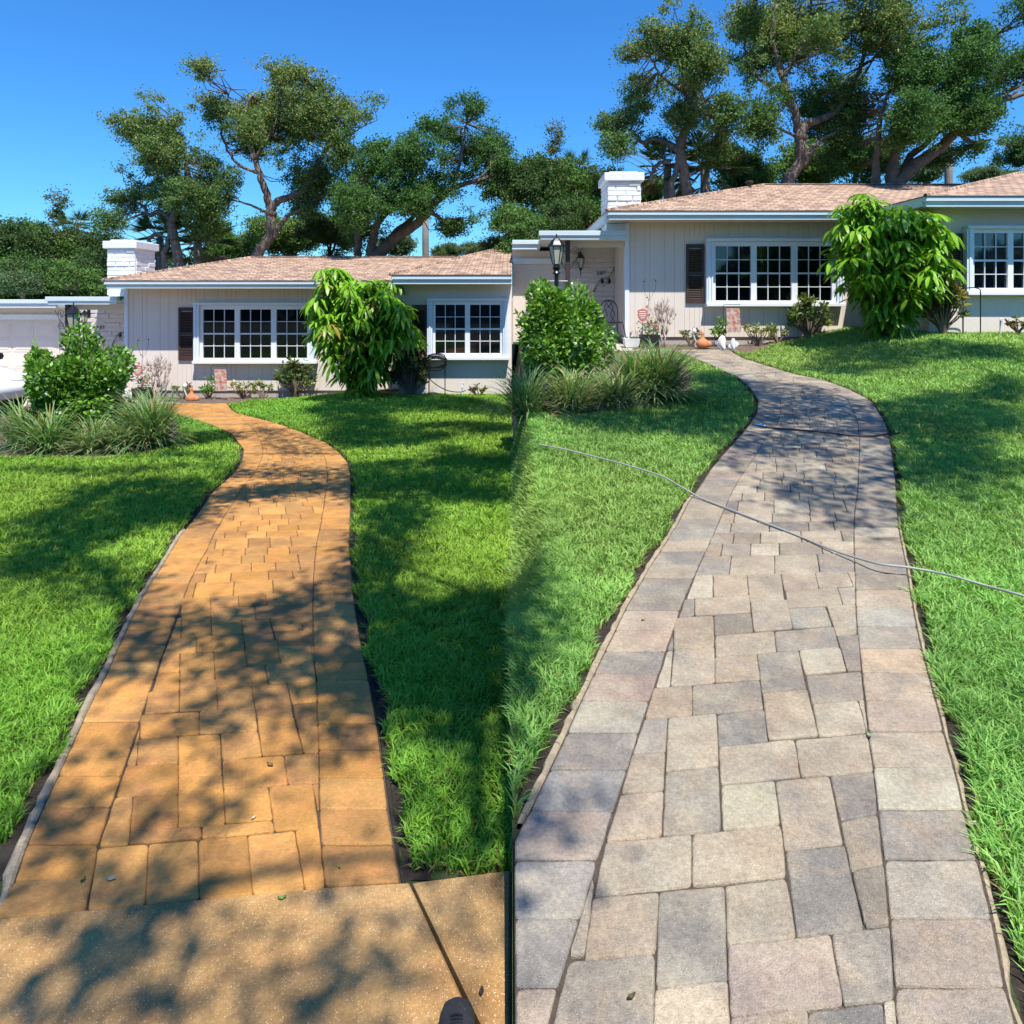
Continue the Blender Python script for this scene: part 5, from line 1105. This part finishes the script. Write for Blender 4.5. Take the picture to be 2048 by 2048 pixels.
def open_shrub(name, label, px, py, D, H, Wd, seed, tips=9, per=14, leaf=.09, base=(.10, .20, .04), cols=None, cat='shrub', stemr=.012, droop=0):
    """shrub with visible bare stems ending in rosettes of leaves"""
    p = at(px, py, D); rng = np.random.default_rng(seed); r = thing(name, label, cat, p); st = MB(); P = []; Dr = []; C = []
    for i in range(tips):
        a = rng.uniform(0, 6.28); q = math.sqrt(rng.random()); e = Vector((math.cos(a) * q * Wd / 2, math.sin(a) * q * Wd / 3, H * rng.uniform(.6, 1.0) * (1 - .25 * q)))
        st.tube(spline([(rng.normal() * .02, 0, -.04), (e.x * .3, e.y * .3, e.z * .3), (e.x * .75, e.y * .75, e.z * .6), e], 4), [stemr * (1.5 - 1.1 * j / 12) for j in range(13)], 5)
        nn = int(per * rng.uniform(.7, 1.3)); d = unit(nn, rng); d[:, 2] = np.abs(d[:, 2]) * .9 - .1 - droop; d /= np.linalg.norm(d, axis=1)[:, None]
        P.append(np.tile(np.array(e), (nn, 1)) - np.array([0, 0, 1]) * rng.random((nn, 1)) * H * .22); Dr.append(d)
        cb = np.array(base if cols is None or rng.random() < .45 else cols[rng.integers(0, len(cols))]); C.append(cb[None] * rng.uniform(.7, 1.25, (nn, 1)))
    P = np.concatenate(P); Dr = np.concatenate(Dr); C = np.concatenate(C); leaf_obj('foliage', P, Dr, leaf * rng.uniform(.7, 1.2, len(P)), leaf * .33, np.clip(C, 0, 1), r, 'bigleaf')
    st.build('stems', M['stem'], r, smooth=True); return r
def twig_shrub(label, px, py, D, H, Wd, seed):
    p = at(px, py, D); rng = np.random.default_rng(seed); r = thing('bare_shrub', label, 'shrub', p); st = MB()
    def grow(a, d, L, rad, dep):
        b = a + d * L; st.tube([a, a.lerp(b, .5) + Vector(rng.normal(size=3) * .012), b], [rad, rad * .85, rad * .7], 5)
        if dep == 0: return
        for k in range(2 if rng.random() < .6 else 3): grow(b, (d + Vector(rng.normal(size=3)) * np.array([.30, .25, .12])[0] + Vector((0, 0, .25))).normalized(), L * rng.uniform(.6, .85), rad * .72, dep - 1)
    for i in range(5): a = rng.uniform(0, 6.28); grow(Vector((rng.normal() * .03, rng.normal() * .03, -.03)), Vector((math.cos(a) * .22, math.sin(a) * .2, 1)).normalized(), H * .30, .014, 4)
    st.build('branches', mat('pale_twigs', (.42, .33, .28), .9), r, smooth=True)
croton = [(.35, .30, .05), (.28, .07, .04), (.12, .06, .05), (.30, .22, .06)]
def bed_plants(half, D, who, xs):
    # xs: photo pixels of each plant's foot
    q = xs
    twig_shrub('leafless pale twig shrub against the wall of the %s' % who, q['twig'][0], q['twig'][1], D - .45, 1.02, .4, 61)
    open_shrub('croton', 'small reddish croton left of the clay goose by the %s' % who, *q['cr1'], D - .35, .46, .5, 62, 9, 12, .10, (.12, .17, .05), croton)
    open_shrub('green_shrub', 'small bright green shrub on bare stems under the window of the %s' % who, *q['fr'], D - .3, .66, .36, 63, 10, 16, .10, (.14, .30, .04))
    open_shrub('green_shrub', 'low open shrub just right of the garden flag by the %s' % who, *q['s1'], D - .3, .55, .62, 64, 12, 12, .10, (.15, .26, .05), [(.30, .30, .07)])
    open_shrub('green_shrub', 'second low open shrub right of the garden flag by the %s' % who, *q['s2'], D - .3, .45, .5, 65, 10, 12, .10, (.15, .26, .05), [(.30, .30, .07)])
    open_shrub('green_shrub', 'dark bushy shrub below the right end of the window of the %s' % who, *q['s3'], D - .25, .95, .85, 66, 34, 18, .13, (.07, .14, .035), [(.16, .20, .05)], stemr=.014)
    open_shrub('croton', 'tall dark red and yellow croton right of the umbrella tree of the %s' % who, *q['cr2'], q['wd'] - .35, 1.08, .72, 67, 40, 20, .14, (.07, .10, .04), croton, stemr=.016, droop=.1)
    if 'cr3' in q: open_shrub('croton', 'tiny yellow croton below the right wing window of the %s' % who, *q['cr3'], q['wd'] - .3, .32, .34, 68, 8, 14, .10, (.20, .24, .05), croton)
bed_plants('L', 15.4, 'left house', dict(twig=(316, 799), cr1=(365, 803), fr=(418, 804), s1=(488, 803), s2=(524, 797), s3=(590, 797), cr2=(822, 797), cr3=(958, 797), wd=13.9))
bed_plants('R', 13.8, 'right house', dict(twig=(1327, 697), cr1=(1382, 696), fr=(1440, 692), s1=(1516, 694), s2=(1556, 688), s3=(1618, 680), cr2=(1886, 668), cr3=(2036, 667), wd=12.3))
# potted flower with a wire trellis, security sign, clay goose, garden flag
def pot(label, px, py, D):
    p = at(px, py, D); t = thing('planter', label, 'planter', p)
    b = MB(); b.add([(-.15, -.13, 0), (.15, -.13, 0), (.15, .13, 0), (-.15, .13, 0), (-.18, -.15, .24), (.18, -.15, .24), (.18, .15, .24), (-.18, .15, .24), (-.165, -.135, .24), (.165, -.135, .24), (.165, .135, .24), (-.165, .135, .24), (-.16, -.13, .2), (.16, -.13, .2), (.16, .13, .2), (-.16, .13, .2)],
      [(3, 2, 1, 0), (0, 1, 5, 4), (1, 2, 6, 5), (2, 3, 7, 6), (3, 0, 4, 7), (4, 5, 9, 8), (5, 6, 10, 9), (6, 7, 11, 10), (7, 4, 8, 11), (8, 9, 13, 12), (9, 10, 14, 13), (10, 11, 15, 14), (11, 8, 12, 15)]); b.build('pot', M['darkpot'], t)
    b = MB(); b.box(-.155, .155, -.125, .125, .17, .20); b.build('potting_soil', M['soil'], t)
    rng = np.random.default_rng(int(px)); n = 150; P = rng.normal(size=(n, 3)) * np.array([.09, .06, .10]) + np.array([0, 0, .36]); P[:, 2] = np.abs(P[:, 2] - .2) + .2
    leaf_obj('foliage', P, unit(n), .055, .03, green(n, (.14, .24, .06)), t)
    b = MB()
    for i in range(7): b.tube([(rng.normal() * .04, 0, .19), (rng.normal() * .08, 0, .36), (rng.normal() * .13, 0, .5)], .003, 4)
    b.build('stems', M['stem'], t)
    fl = MB()
    for (x, z) in ((.13, .40), (-.06, .78), (.02, .46)): 
        for k in range(5): a = k * 1.257; fl.add([(x, -.05, z), (x + .028 * math.cos(a - .5), -.06, z + .028 * math.sin(a - .5)), (x + .036 * math.cos(a), -.055, z + .036 * math.sin(a)), (x + .028 * math.cos(a + .5), -.06, z + .028 * math.sin(a + .5))], [(0, 1, 2, 3)])
    fl.build('red_blossoms', M['red'], t)
    w = MB(); w.tube([(-.02, 0, .2), (-.03, 0, .7), (0, 0, 1.05)], .004, 5)
    for s in (-1, 1): w.tube(spline([(-.01, 0, .9), (s * .10, 0, 1.1), (s * .12, 0, 1.28), (s * .06, 0, 1.33)], 5), .003, 5)
    for k, (x, z) in enumerate(((-.1, 1.26), (.12, 1.28), (.0, .62), (-.05, .95))): w.lathe([(.002, z), (.02, z + .015), (.002, z + .03)], 6, cx=x)
    w.build('trellis', M['black'], t)
def sign(label, px, py, D, H):
    p = at(px, py, D); t = thing('yard_sign', label, 'sign', p)
    tube_mesh('stake', [(0, 0, -.05), (0, 0, H)], .006, M['black'], t, 6)
    b = MB(); pl = [(-.09, H + .20), (-.05, H + .215), (0, H + .225), (.05, H + .215), (.09, H + .20), (.095, H + .08), (.06, H + .01), (0, H - .03), (-.06, H + .01), (-.095, H + .08)]
    b.prism(pl, -.012, -.004); b.build('sign_board', mat('faded_red', (.50, .16, .12), .5), t)
    b = MB()
    for z, w in ((H + .165, .06), (H + .125, .07), (H + .085, .065), (H + .045, .04)): b.box(-w, w, -.0155, -.0125, z, z + .016)
    b.build('sign_stripes', M['text'], t)
def goose(label, px, py, D):
    p = at(px, py, D); b = MB(); b.lathe([(.05, 0), (.095, .02), (.125, .07), (.12, .12), (.085, .165), (.045, .19), (.032, .23), (.030, .265), (.034, .29), (.022, .315), (.004, .325)], 22, sx=1.0, sy=.8)
    b.lathe([(.002, .02), (.06, .04), (.08, .08), (.06, .12), (.02, .15)], 16, cx=.10, sy=.8); b.tube([(-.02, 0, .285), (-.055, 0, .28), (-.075, 0, .27)], [.018, .012, .003], 8)
    o = b.build('clay_goose', M['terra'], smooth=True, loc=p); tag(o, label, 'ornament')
def shell(label, px, py, D, s=1.0, kind=0):
    p = at(px, py, D); b = MB(); n = 12
    for j, (cx, ln, wd, tl) in enumerate(((0, .26, .17, .15), (.05, .20, .12, -.35)) if kind == 0 else ((0, .15, .20, .5), (.02, .22, .10, .0))):
        vs = []
        for i in range(n + 1):
            t = i / n
            for k in range(9):
                a = (k / 8 - .5) * 2.4; w = wd * math.sin(math.pi * min(1, t * .92 + .06)) ** .6
                vs.append((cx + w * .5 * math.sin(a) + tl * t * ln + (.006 if k % 2 else 0), -.05 * math.cos(a) * (1 - t * .4) - .03 * j, t * ln * s + .01))
        fs = [(i * 9 + k, i * 9 + k + 1, (i + 1) * 9 + k + 1, (i + 1) * 9 + k) for i in range(n) for k in range(8)]; b.add(vs, fs)
        bk = [(v[0], v[1] + .012, v[2]) for v in vs]; b.add(bk, [f[::-1] for f in fs])
    o = b.build('seashell', M['shell'], smooth=True, loc=p); tag(o, label, 'ornament')
def flag(label, px, py, D, H=.72, W_=.26):
    p = at(px, py, D); t = thing('garden_flag', label, 'flag', p); tube_mesh('pole', [(-.19, 0, -.04), (-.19, 0, H + .06), (-.16, 0, H + .075), (.14, 0, H + .075)], .005, M['black'], t, 6)
    b = MB(); nx, nz = 10, 16; vs = []; cols = []; rr = random.Random(8)
    pal = [(.62, .55, .50), (.60, .20, .14), (.62, .36, .30), (.55, .10, .07), (.60, .50, .25), (.66, .60, .58)]
    for j in range(nz + 1):
        for i in range(nx + 1):
            u = i / nx; v = j / nz; vs.append((-.13 + u * W_ + .03 * v, .012 * math.sin(u * 7 + v * 3), H - v * (H - .25) * 1.0))
            s = math.sin(u * 6 + v * 9) + math.cos(v * 14 - u * 5) + rr.uniform(-.5, .5); cols.append(pal[int(abs(s * 1.7)) % 6] if v > .04 else (.6, .5, .45))
    bb = MB(); bb.v = vs; bb.c = cols; bb.f = [[j * (nx + 1) + i, j * (nx + 1) + i + 1, (j + 1) * (nx + 1) + i + 1, (j + 1) * (nx + 1) + i] for j in range(nz) for i in range(nx)]
    bb.build('cloth', M['petal'], t, color=True)
for half, D, who, q in (('L', 15.4, 'left house', dict(pot=(286, 798), sign=(276, 797), goose=(383, 805), flag=(440, 805), pin=(372, 800))), ('R', 13.8, 'right house', dict(pot=(1299, 694), sign=(1285, 693), goose=(1405, 697), flag=(1466, 691), pin=(1391, 694)))):
    pot('black planter with red flowers and a wire trellis by the corner of the %s' % who, *q['pot'], D - .5)
    sign('small faded red shield sign on a stake beside the planter of the %s' % who, *q['sign'], D - .62, .50)
    goose('terracotta goose ornament on the mulch in front of the %s' % who, *q['goose'], D - .75)
    flag('small red and white garden flag on a black pole in front of the %s' % who, *q['flag'], D - .55)
    p = at(*q['pin'], D - .6); b = MB(); b.tube(spline([(0, 0, -.03), (.01, 0, .1), (-.03, 0, .2), (-.02, 0, .26)], 4), .012, 6); b.lathe([(.004, .25), (.035, .28), (.04, .31), (.028, .345), (.004, .36)], 10, cx=-.02)
    o = b.build('white_figurine', M['shell'], smooth=True, loc=p); tag(o, 'small white long necked figurine beside the croton of the %s' % who, 'ornament')
shell('white scallop shaped ornament right of the clay goose by the grey path', 1441, 699, 13.0, 1.0, 0)
shell('white ruffled shell ornament next to the garden flag by the grey path', 1463, 699, 12.95, .95, 1)
# low white utility box at the house corners
for px, py, D, who in ((258, 800, 14.9, 'left'), (1262, 694, 13.3, 'right')):
    p = at(px, py, D); t = thing('white_pot', 'square white planter box at the corner of the %s house' % who, 'planter', p)
    b = MB(); b.add([(-.12, -.12, 0), (.12, -.12, 0), (.12, .12, 0), (-.12, .12, 0), (-.15, -.15, .17), (.15, -.15, .17), (.15, .15, .17), (-.15, .15, .17), (-.13, -.13, .17), (.13, -.13, .17), (.13, .13, .17), (-.13, .13, .17), (-.13, -.13, .14), (.13, -.13, .14), (.13, .13, .14), (-.13, .13, .14)],
      [(3, 2, 1, 0), (0, 1, 5, 4), (1, 2, 6, 5), (2, 3, 7, 6), (3, 0, 4, 7), (4, 5, 9, 8), (5, 6, 10, 9), (6, 7, 11, 10), (7, 4, 8, 11), (8, 9, 13, 12), (9, 10, 14, 13), (10, 11, 15, 14), (11, 8, 12, 15), (12, 13, 14, 15)]); b.build('box', M['shell'], t)
    rng = np.random.default_rng(3); leaf_obj('sprouts', rng.normal(size=(30, 3)) * np.array([.06, .06, .01]) + np.array([0, 0, .17]), unit(30), .05, .02, green(30, (.12, .22, .05)), t)

# coiled hose on its stand (left wing), bare stand (right wing), pipes
def hose_stand(px0, px1, py_top, py_base, D, label, coil):
    a = at(px0, py_base, D); b_ = at(px1, py_base, D); top = at(px0, py_top, D).z - a.z; w = b_.x - a.x
    t = thing('hose_stand', label, 'hose stand', a); b = MB(); b.tube([(0, 0, -.05), (0, 0, top * .8)], .012, 7)
    b.tube([(w, 0, -.05), (w, 0, top - .06)] + [(w * .5 + w * .5 * math.cos(q), 0, top - .06 + .05 * math.sin(q)) for q in np.linspace(0, math.pi, 8)] + [(0, 0, top * .8)], .010, 7); b.build('stand', M['black'], t)
    if coil:
        h = MB(); rr = random.Random(5)
        for k in range(7):
            rx = .21 + rr.uniform(-.04, .03); rz_ = .12 + rr.uniform(-.03, .035); y = -.03 - k * .012; cz = top - .17 + rr.uniform(-.03, .02); cx = w * .5 - .03 + rr.uniform(-.02, .02)
            h.tube([(cx + rx * math.cos(q), y, cz + rz_ * math.sin(q)) for q in np.linspace(0, 6.283, 26)], .010, 6, cap=False)
        h.tube(spline([(-.04, -.05, top - .3), (.05, -.05, .35), (.35, -.04, .16), (.62, -.02, .12), (.72, .02, .15)], 8), .009, 6)
        h.build('hose', M['rubber'], t, smooth=True)
hose_stand(858, 890, 706, 796, 13.5, 'black coiled hose hanging on a metal stand beside the croton, left wing wall', True)
hose_stand(1926, 1961, 574, 668, 11.95, 'bare black hose stand beside the croton, right wing wall', False)
for px, py, top, D, w in ((925, 796, 768, 13.6, 'left'), (2001, 667, 640, 12.0, 'right')):
    p = at(px, py, D); H = at(px, top, D).z - p.z; t = thing('garden_tap', 'white standpipe with a tap against the %s wing wall' % w, 'tap', p)
    b = MB(); b.tube([(0, 0, -.05), (0, 0, H)], .016, 8); b.tube([(0, 0, H - .02), (0, -.07, H - .02), (0, -.08, H - .06)], .012, 8); b.build('pipe', M['shell'], t)
    b = MB(); b.tube([(-.04, -.03, H + .025), (.04, -.03, H + .025)], .008, 6); b.tube([(0, -.03, H - .02), (0, -.03, H + .025)], .005, 6); b.build('tap_handle', M['shell'], t)

# hoses lying across the grey path
def hose_px(name, pts, rad, m, label, lift=None, zoff=.0):
    P = []
    for i, (px, py) in enumerate(pts):
        x, y = gp('R', px, py); z = float(zg(x, y)) + rad + (lift[i] if lift else 0)
        if lift and lift[i]: # keep the pixel while lifting
            k = (EYE - z) / (EYE - float(zg(x, y))); x, y = x * k, y * k
        P.append((x, y, z))
    o = tube_mesh(name, spline(P, 8), rad, m, None, 10); tag(o, label, 'hose'); return o
hose_px('garden_hose', [(1078, 889), (1105, 894), (1140, 901), (1200, 916), (1260, 932), (1320, 951), (1356, 970), (1400, 995), (1450, 1015), (1536, 1048), (1600, 1073), (1660, 1098), (1708, 1114), (1760, 1128), (1811, 1134), (1865, 1143), (1920, 1156), (1975, 1172), (2027, 1186), (2075, 1200)], .0058, M['greyhose'],
        'long grey hose stretched diagonally over the left lawn and across the grey path', [.022, .026, .032, .024, .036, .034, .03, .004, .002, .002, .002, .006, .018, .035, .036, .026, .034, .024, .034, .03])
hose_px('pressure_hose', [(1503, 849), (1520, 852), (1536, 855), (1600, 860), (1660, 866), (1705, 871), (1745, 872), (1765, 869), (1783, 868), (1800, 866)], .0075, M['rubber'], 'thin black and grey hose lying across the shaded far part of the grey path', [.01, .005, .002, .002, .002, .002, .002, .004, .02, .04])
x, y = gp('R', 1514, 851); p = Vector((x, y, float(zg(x, y)) + .012)); x2, y2 = gp('R', 1532, 855)
t = thing('hose_coupling', 'shiny metal hose coupling at the left end of the thin black hose', 'coupling', p); b = MB(); d = Vector((x2, y2, float(zg(x2, y2)) + .012)) - p
b.tube([d * a for a in (0, .1, .1, .4, .4, .5, .5, .9, .9, 1)], [.010, .010, .015, .015, .011, .011, .015, .015, .010, .010], 10); b.build('fitting', mat('chrome', (.75, .78, .82), .2, metal=1), t)

# dark shoe at the bottom of the left picture
def shoe(label, px, py):
    x, y = gp('L', px, py); t = thing('shoe', label, 'shoe', (x, y, float(zg(x, y)) + .003), R(3)); t.scale = (.82, .82, .82)
    def loft(secs, n=20):
        vs = []
        for (yy, w, z0, z1) in secs:
            for k in range(n): a = 2 * math.pi * k / n; vs.append((w * math.cos(a) * (1 if math.sin(a) > 0 else 1.05), yy, z0 + (z1 - z0) * (.5 + .5 * math.sin(a))))
        fs = [(i * n + k, i * n + (k + 1) % n, (i + 1) * n + (k + 1) % n, (i + 1) * n + k) for i in range(len(secs) - 1) for k in range(n)]
        return vs, fs + [tuple(range(n))[::-1], tuple(range((len(secs) - 1) * n, len(secs) * n))]
    b = MB(); b.add(*loft([(.002, .004, .025, .03), (-.005, .022, .02, .045), (-.02, .036, .018, .058), (-.05, .045, .018, .066), (-.09, .046, .018, .078), (-.13, .041, .018, .098), (-.18, .036, .018, .105), (-.24, .034, .018, .10), (-.275, .026, .018, .095), (-.285, .012, .03, .08)])); b.build('upper', M['shoe'], t, smooth=True)
    b = MB(); b.add(*loft([(.006, .008, 0, .026), (-.004, .028, 0, .028), (-.03, .044, 0, .028), (-.09, .050, 0, .026), (-.16, .042, 0, .028), (-.24, .039, 0, .030), (-.285, .028, 0, .030), (-.295, .010, 0, .028)])); b.build('sole', M['sole'], t, smooth=True)
    b = MB()
    for k in range(5): b.tube([(-.016, -.085 - k * .014, .0785 + k * .004), (0, -.085 - k * .014, .083 + k * .004), (.016, -.085 - k * .014, .0785 + k * .004)], .0025, 6)
    b.build('laces', M['black'], t)
shoe('tip of a dark speckled knit shoe at the bottom edge of the sidewalk', 915, 2026)

# fallen leaves and pebbles
def litter(half, px, py, L, col, ang, label):
    L *= .72; x, y = gp(half, px, py); z = float(zg(x, y)) + .003; b = MB(); c, s = math.cos(ang), math.sin(ang); vs = []
    for u, w in ((-.5, .02), (-.25, .2), (0, .26), (.25, .17), (.5, .02)):
        for k in (-1, 0, 1): X = u * L; Y = k * w * L; vs.append((X * c - Y * s, X * s + Y * c, .004 + abs(k) * .006 - .004 * math.cos(u * 3)))
    b.add(vs, [(i * 3 + k, i * 3 + k + 1, i * 3 + k + 4, i * 3 + k + 3) for i in range(4) for k in range(2)]); o = b.build('fallen_leaf', mat('litter', col, .7), loc=(x, y, z)); tag(o, label, 'leaf')
litter('L', 222, 1763, .036, (.42, .42, .30), .1, 'pale fallen leaf on the orange stone next to the sidewalk edge, left of centre')
litter('L', 166, 1765, .022, (.08, .16, .03), 1.2, 'tiny green leaf on the leftmost orange stone next to the sidewalk')
litter('L', 564, 1801, .030, (.16, .26, .05), .25, 'green fallen leaf on the concrete sidewalk just below the orange path')
litter('L', 679, 1738, .020, (.35, .42, .06), 2.2, 'yellow green leaf scrap on the last orange stone at the lower right')
litter('L', 540, 1533, .038, (.22, .11, .03), 2.7, 'curled brown leaf in the middle of the orange path')
litter('L', 507, 1640, .020, (.62, .55, .42), .8, 'small cream leaf scrap on the joint near the bottom of the orange path')
litter('L', 963, 1990, .03, (.06, .04, .03), 1.5, 'thin dark twig scrap on the sidewalk near the shoe')
litter('R', 1739, 1475, .034, (.30, .38, .18), 1.4, 'pale green leaf on the joint of the right border, grey path')
litter('R', 1674, 778, .10, (.50, .30, .17), .1, 'dry tan leaf lying on the far curve of the grey path')
litter('R', 1287, 1242, .03, (.36, .28, .10), .5, 'yellowish leaf scrap on a left border stone of the grey path')
litter('R', 1945, 1652, .035, (.55, .42, .30), .2, 'tan dead leaf in the soil gap right of the grey path')
0 and litter('R', 1206, 1640, .05, (.62, .60, .45), .35, 'dry straw blade on a left border stone of the grey path')
litter('R', 1263, 2000, .028, (.08, .07, .03), .5, 'short dark pine needle on the wide stone at the bottom of the grey path')

# ------------------------------------------------------------------ white car on the driveway
def car(label, loc, rz):
    t = thing('car', label, 'car', loc, rz)
    # side outline stations along x (front = +x): (x, z_bottom, z_belt, half width)
    b = MB(); secs = [(-2.25, .38, .80, .70), (-2.2, .28, .95, .80), (-1.9, .24, 1.0, .88), (-1.2, .22, 1.0, .90), (0, .22, .97, .91), (.75, .22, .95, .91), (1.1, .22, .90, .90), (1.7, .24, .82, .88), (2.05, .28, .72, .80), (2.25, .36, .60, .66)]
    n = 16; vs = []
    for x, z0, z1, w in secs:
        for k in range(n):
            a = 2 * math.pi * k / n; ca, sa = math.cos(a), math.sin(a); ex = .45
            vs.append((x, math.copysign(abs(ca) ** ex, ca) * w, (z0 + z1) / 2 + math.copysign(abs(sa) ** ex, sa) * (z1 - z0) / 2))
    b.add(vs, [(i * n + k, i * n + (k + 1) % n, (i + 1) * n + (k + 1) % n, (i + 1) * n + k) for i in range(len(secs) - 1) for k in range(n)] + [tuple(range(n))[::-1], tuple(range((len(secs) - 1) * n, len(secs) * n))])
    b.build('body', M['car'], t, smooth=True)
    def cab(x0, x1, x2, x3, zt, wb, wt, zb=.9): return [(x0, -wb, zb), (x3, -wb, zb), (x3, wb, zb), (x0, wb, zb), (x1, -wt, zt), (x2, -wt, zt), (x2, wt, zt), (x1, wt, zt)]
    g = MB(); g.add(cab(-2.0, -1.55, .25, 1.02, 1.40, .80, .66), [(0, 1, 5, 4), (1, 2, 6, 5), (2, 3, 7, 6), (3, 0, 4, 7), (4, 5, 6, 7)]); g.build('windows', mat('car_glass', (.02, .025, .03), .06), t)
    g = MB(); g.add([(-1.6, -.67, 1.395), (.27, -.67, 1.395), (.27, .67, 1.395), (-1.6, .67, 1.395), (-1.45, -.58, 1.45), (.1, -.58, 1.45), (.1, .58, 1.45), (-1.45, .58, 1.45)], [(0, 1, 5, 4), (1, 2, 6, 5), (2, 3, 7, 6), (3, 0, 4, 7), (4, 5, 6, 7)])
    for s in (-1, 1):
        for a, c in (((1.02, .81, .9), (.25, .67, 1.40)), ((-.45, .82, .9), (-.5, .67, 1.4)), ((-2.0, .81, .9), (-1.55, .67, 1.40))): g.tube([(a[0], s * a[1], a[2]), (c[0], s * c[1], c[2])], .035, 6)
    g.build('roof', M['car'], t)
    for sx in (-1.38, 1.42):
        for s in (-1, 1):
            w = MB(); rr = [(.20, -.11), (.31, -.10), (.335, -.06), (.335, .06), (.31, .10), (.20, .11)]; n = 28; vs = [(sx + r * math.cos(6.2832 * k / n), s * (.83) + y, .335 + r * math.sin(6.2832 * k / n)) for r, y in rr for k in range(n)]
            w.add(vs, [(i * n + k, i * n + (k + 1) % n, (i + 1) * n + (k + 1) % n, (i + 1) * n + k) for i in range(5) for k in range(n)] + [tuple(range(n)), tuple(range(5 * n, 6 * n))[::-1]])
            wo_ = w.build('wheel', M['rubber'], t)
            w = MB()
            for k in range(5):
                a = k * 1.2566; w.tube([(sx, s * .945, .335), (sx + .21 * math.cos(a), s * .945, .335 + .21 * math.sin(a))], [.045, .03], 6)
            w.tube([(sx + .215 * math.cos(q), s * .94, .335 + .215 * math.sin(q)) for q in np.linspace(0, 6.2832, 25)], .014, 6, cap=False)
            w.build('rim', M['rim'], wo_)
    for s in (-1, 1):
        m_ = MB(); m_.lathe([(.004, -.07), (.05, -.06), (.065, 0), (.05, .06), (.004, .07)], 10, sx=.8, sy=1.5); m_.build('mirror', M['black'], t, smooth=True, loc=(.72, s * 1.0, .98))
        m_ = MB(); m_.box(2.02, 2.2, s * .48 - .14, s * .48 + .14, .56, .68, bv=.03); m_.build('headlight', mat('lamp_lens', (.6, .62, .65), .1), t)
        m_ = MB(); m_.box(-2.26, -2.19, s * .58 - .12, s * .58 + .12, .66, .82, bv=.02); m_.build('tail_light', M['red'], t)
car('white car parked on the driveway at the left edge, half hidden by the flowering bush', (-11.0, 12.6, float(zg(-11.4, 12.6)) - .004), R(-24))

# ------------------------------------------------------------------ groups of repeats
GR = {'oak_tree': 'oaks behind the houses', 'leafy_tree': 'leafy trees filling in behind the houses', 'palm_tree': 'fan palms behind the houses', 'grass_clump': 'strappy grass clumps in the beds',
      'fallen_leaf': 'fallen leaves on the paving', 'wispy_tree': 'wispy treetops', 'umbrella_tree': 'umbrella trees at the house fronts', 'flowering_bush': 'flowering bushes around the lamp posts',
      'green_shrub': 'small shrubs under the windows', 'croton': 'crotons along the house fronts', 'lamp_post': 'lamp posts in the bushes', 'house': 'single storey houses', 'garden_chair': 'iron porch chairs', 'bare_palm': 'bare palm trunks', 'seashell': 'white shells in the mulch'}
for o in SC.objects:
    if o.parent is None and o.name.split('.')[0] in GR and 'group' not in o: o['group'] = GR[o.name.split('.')[0]]
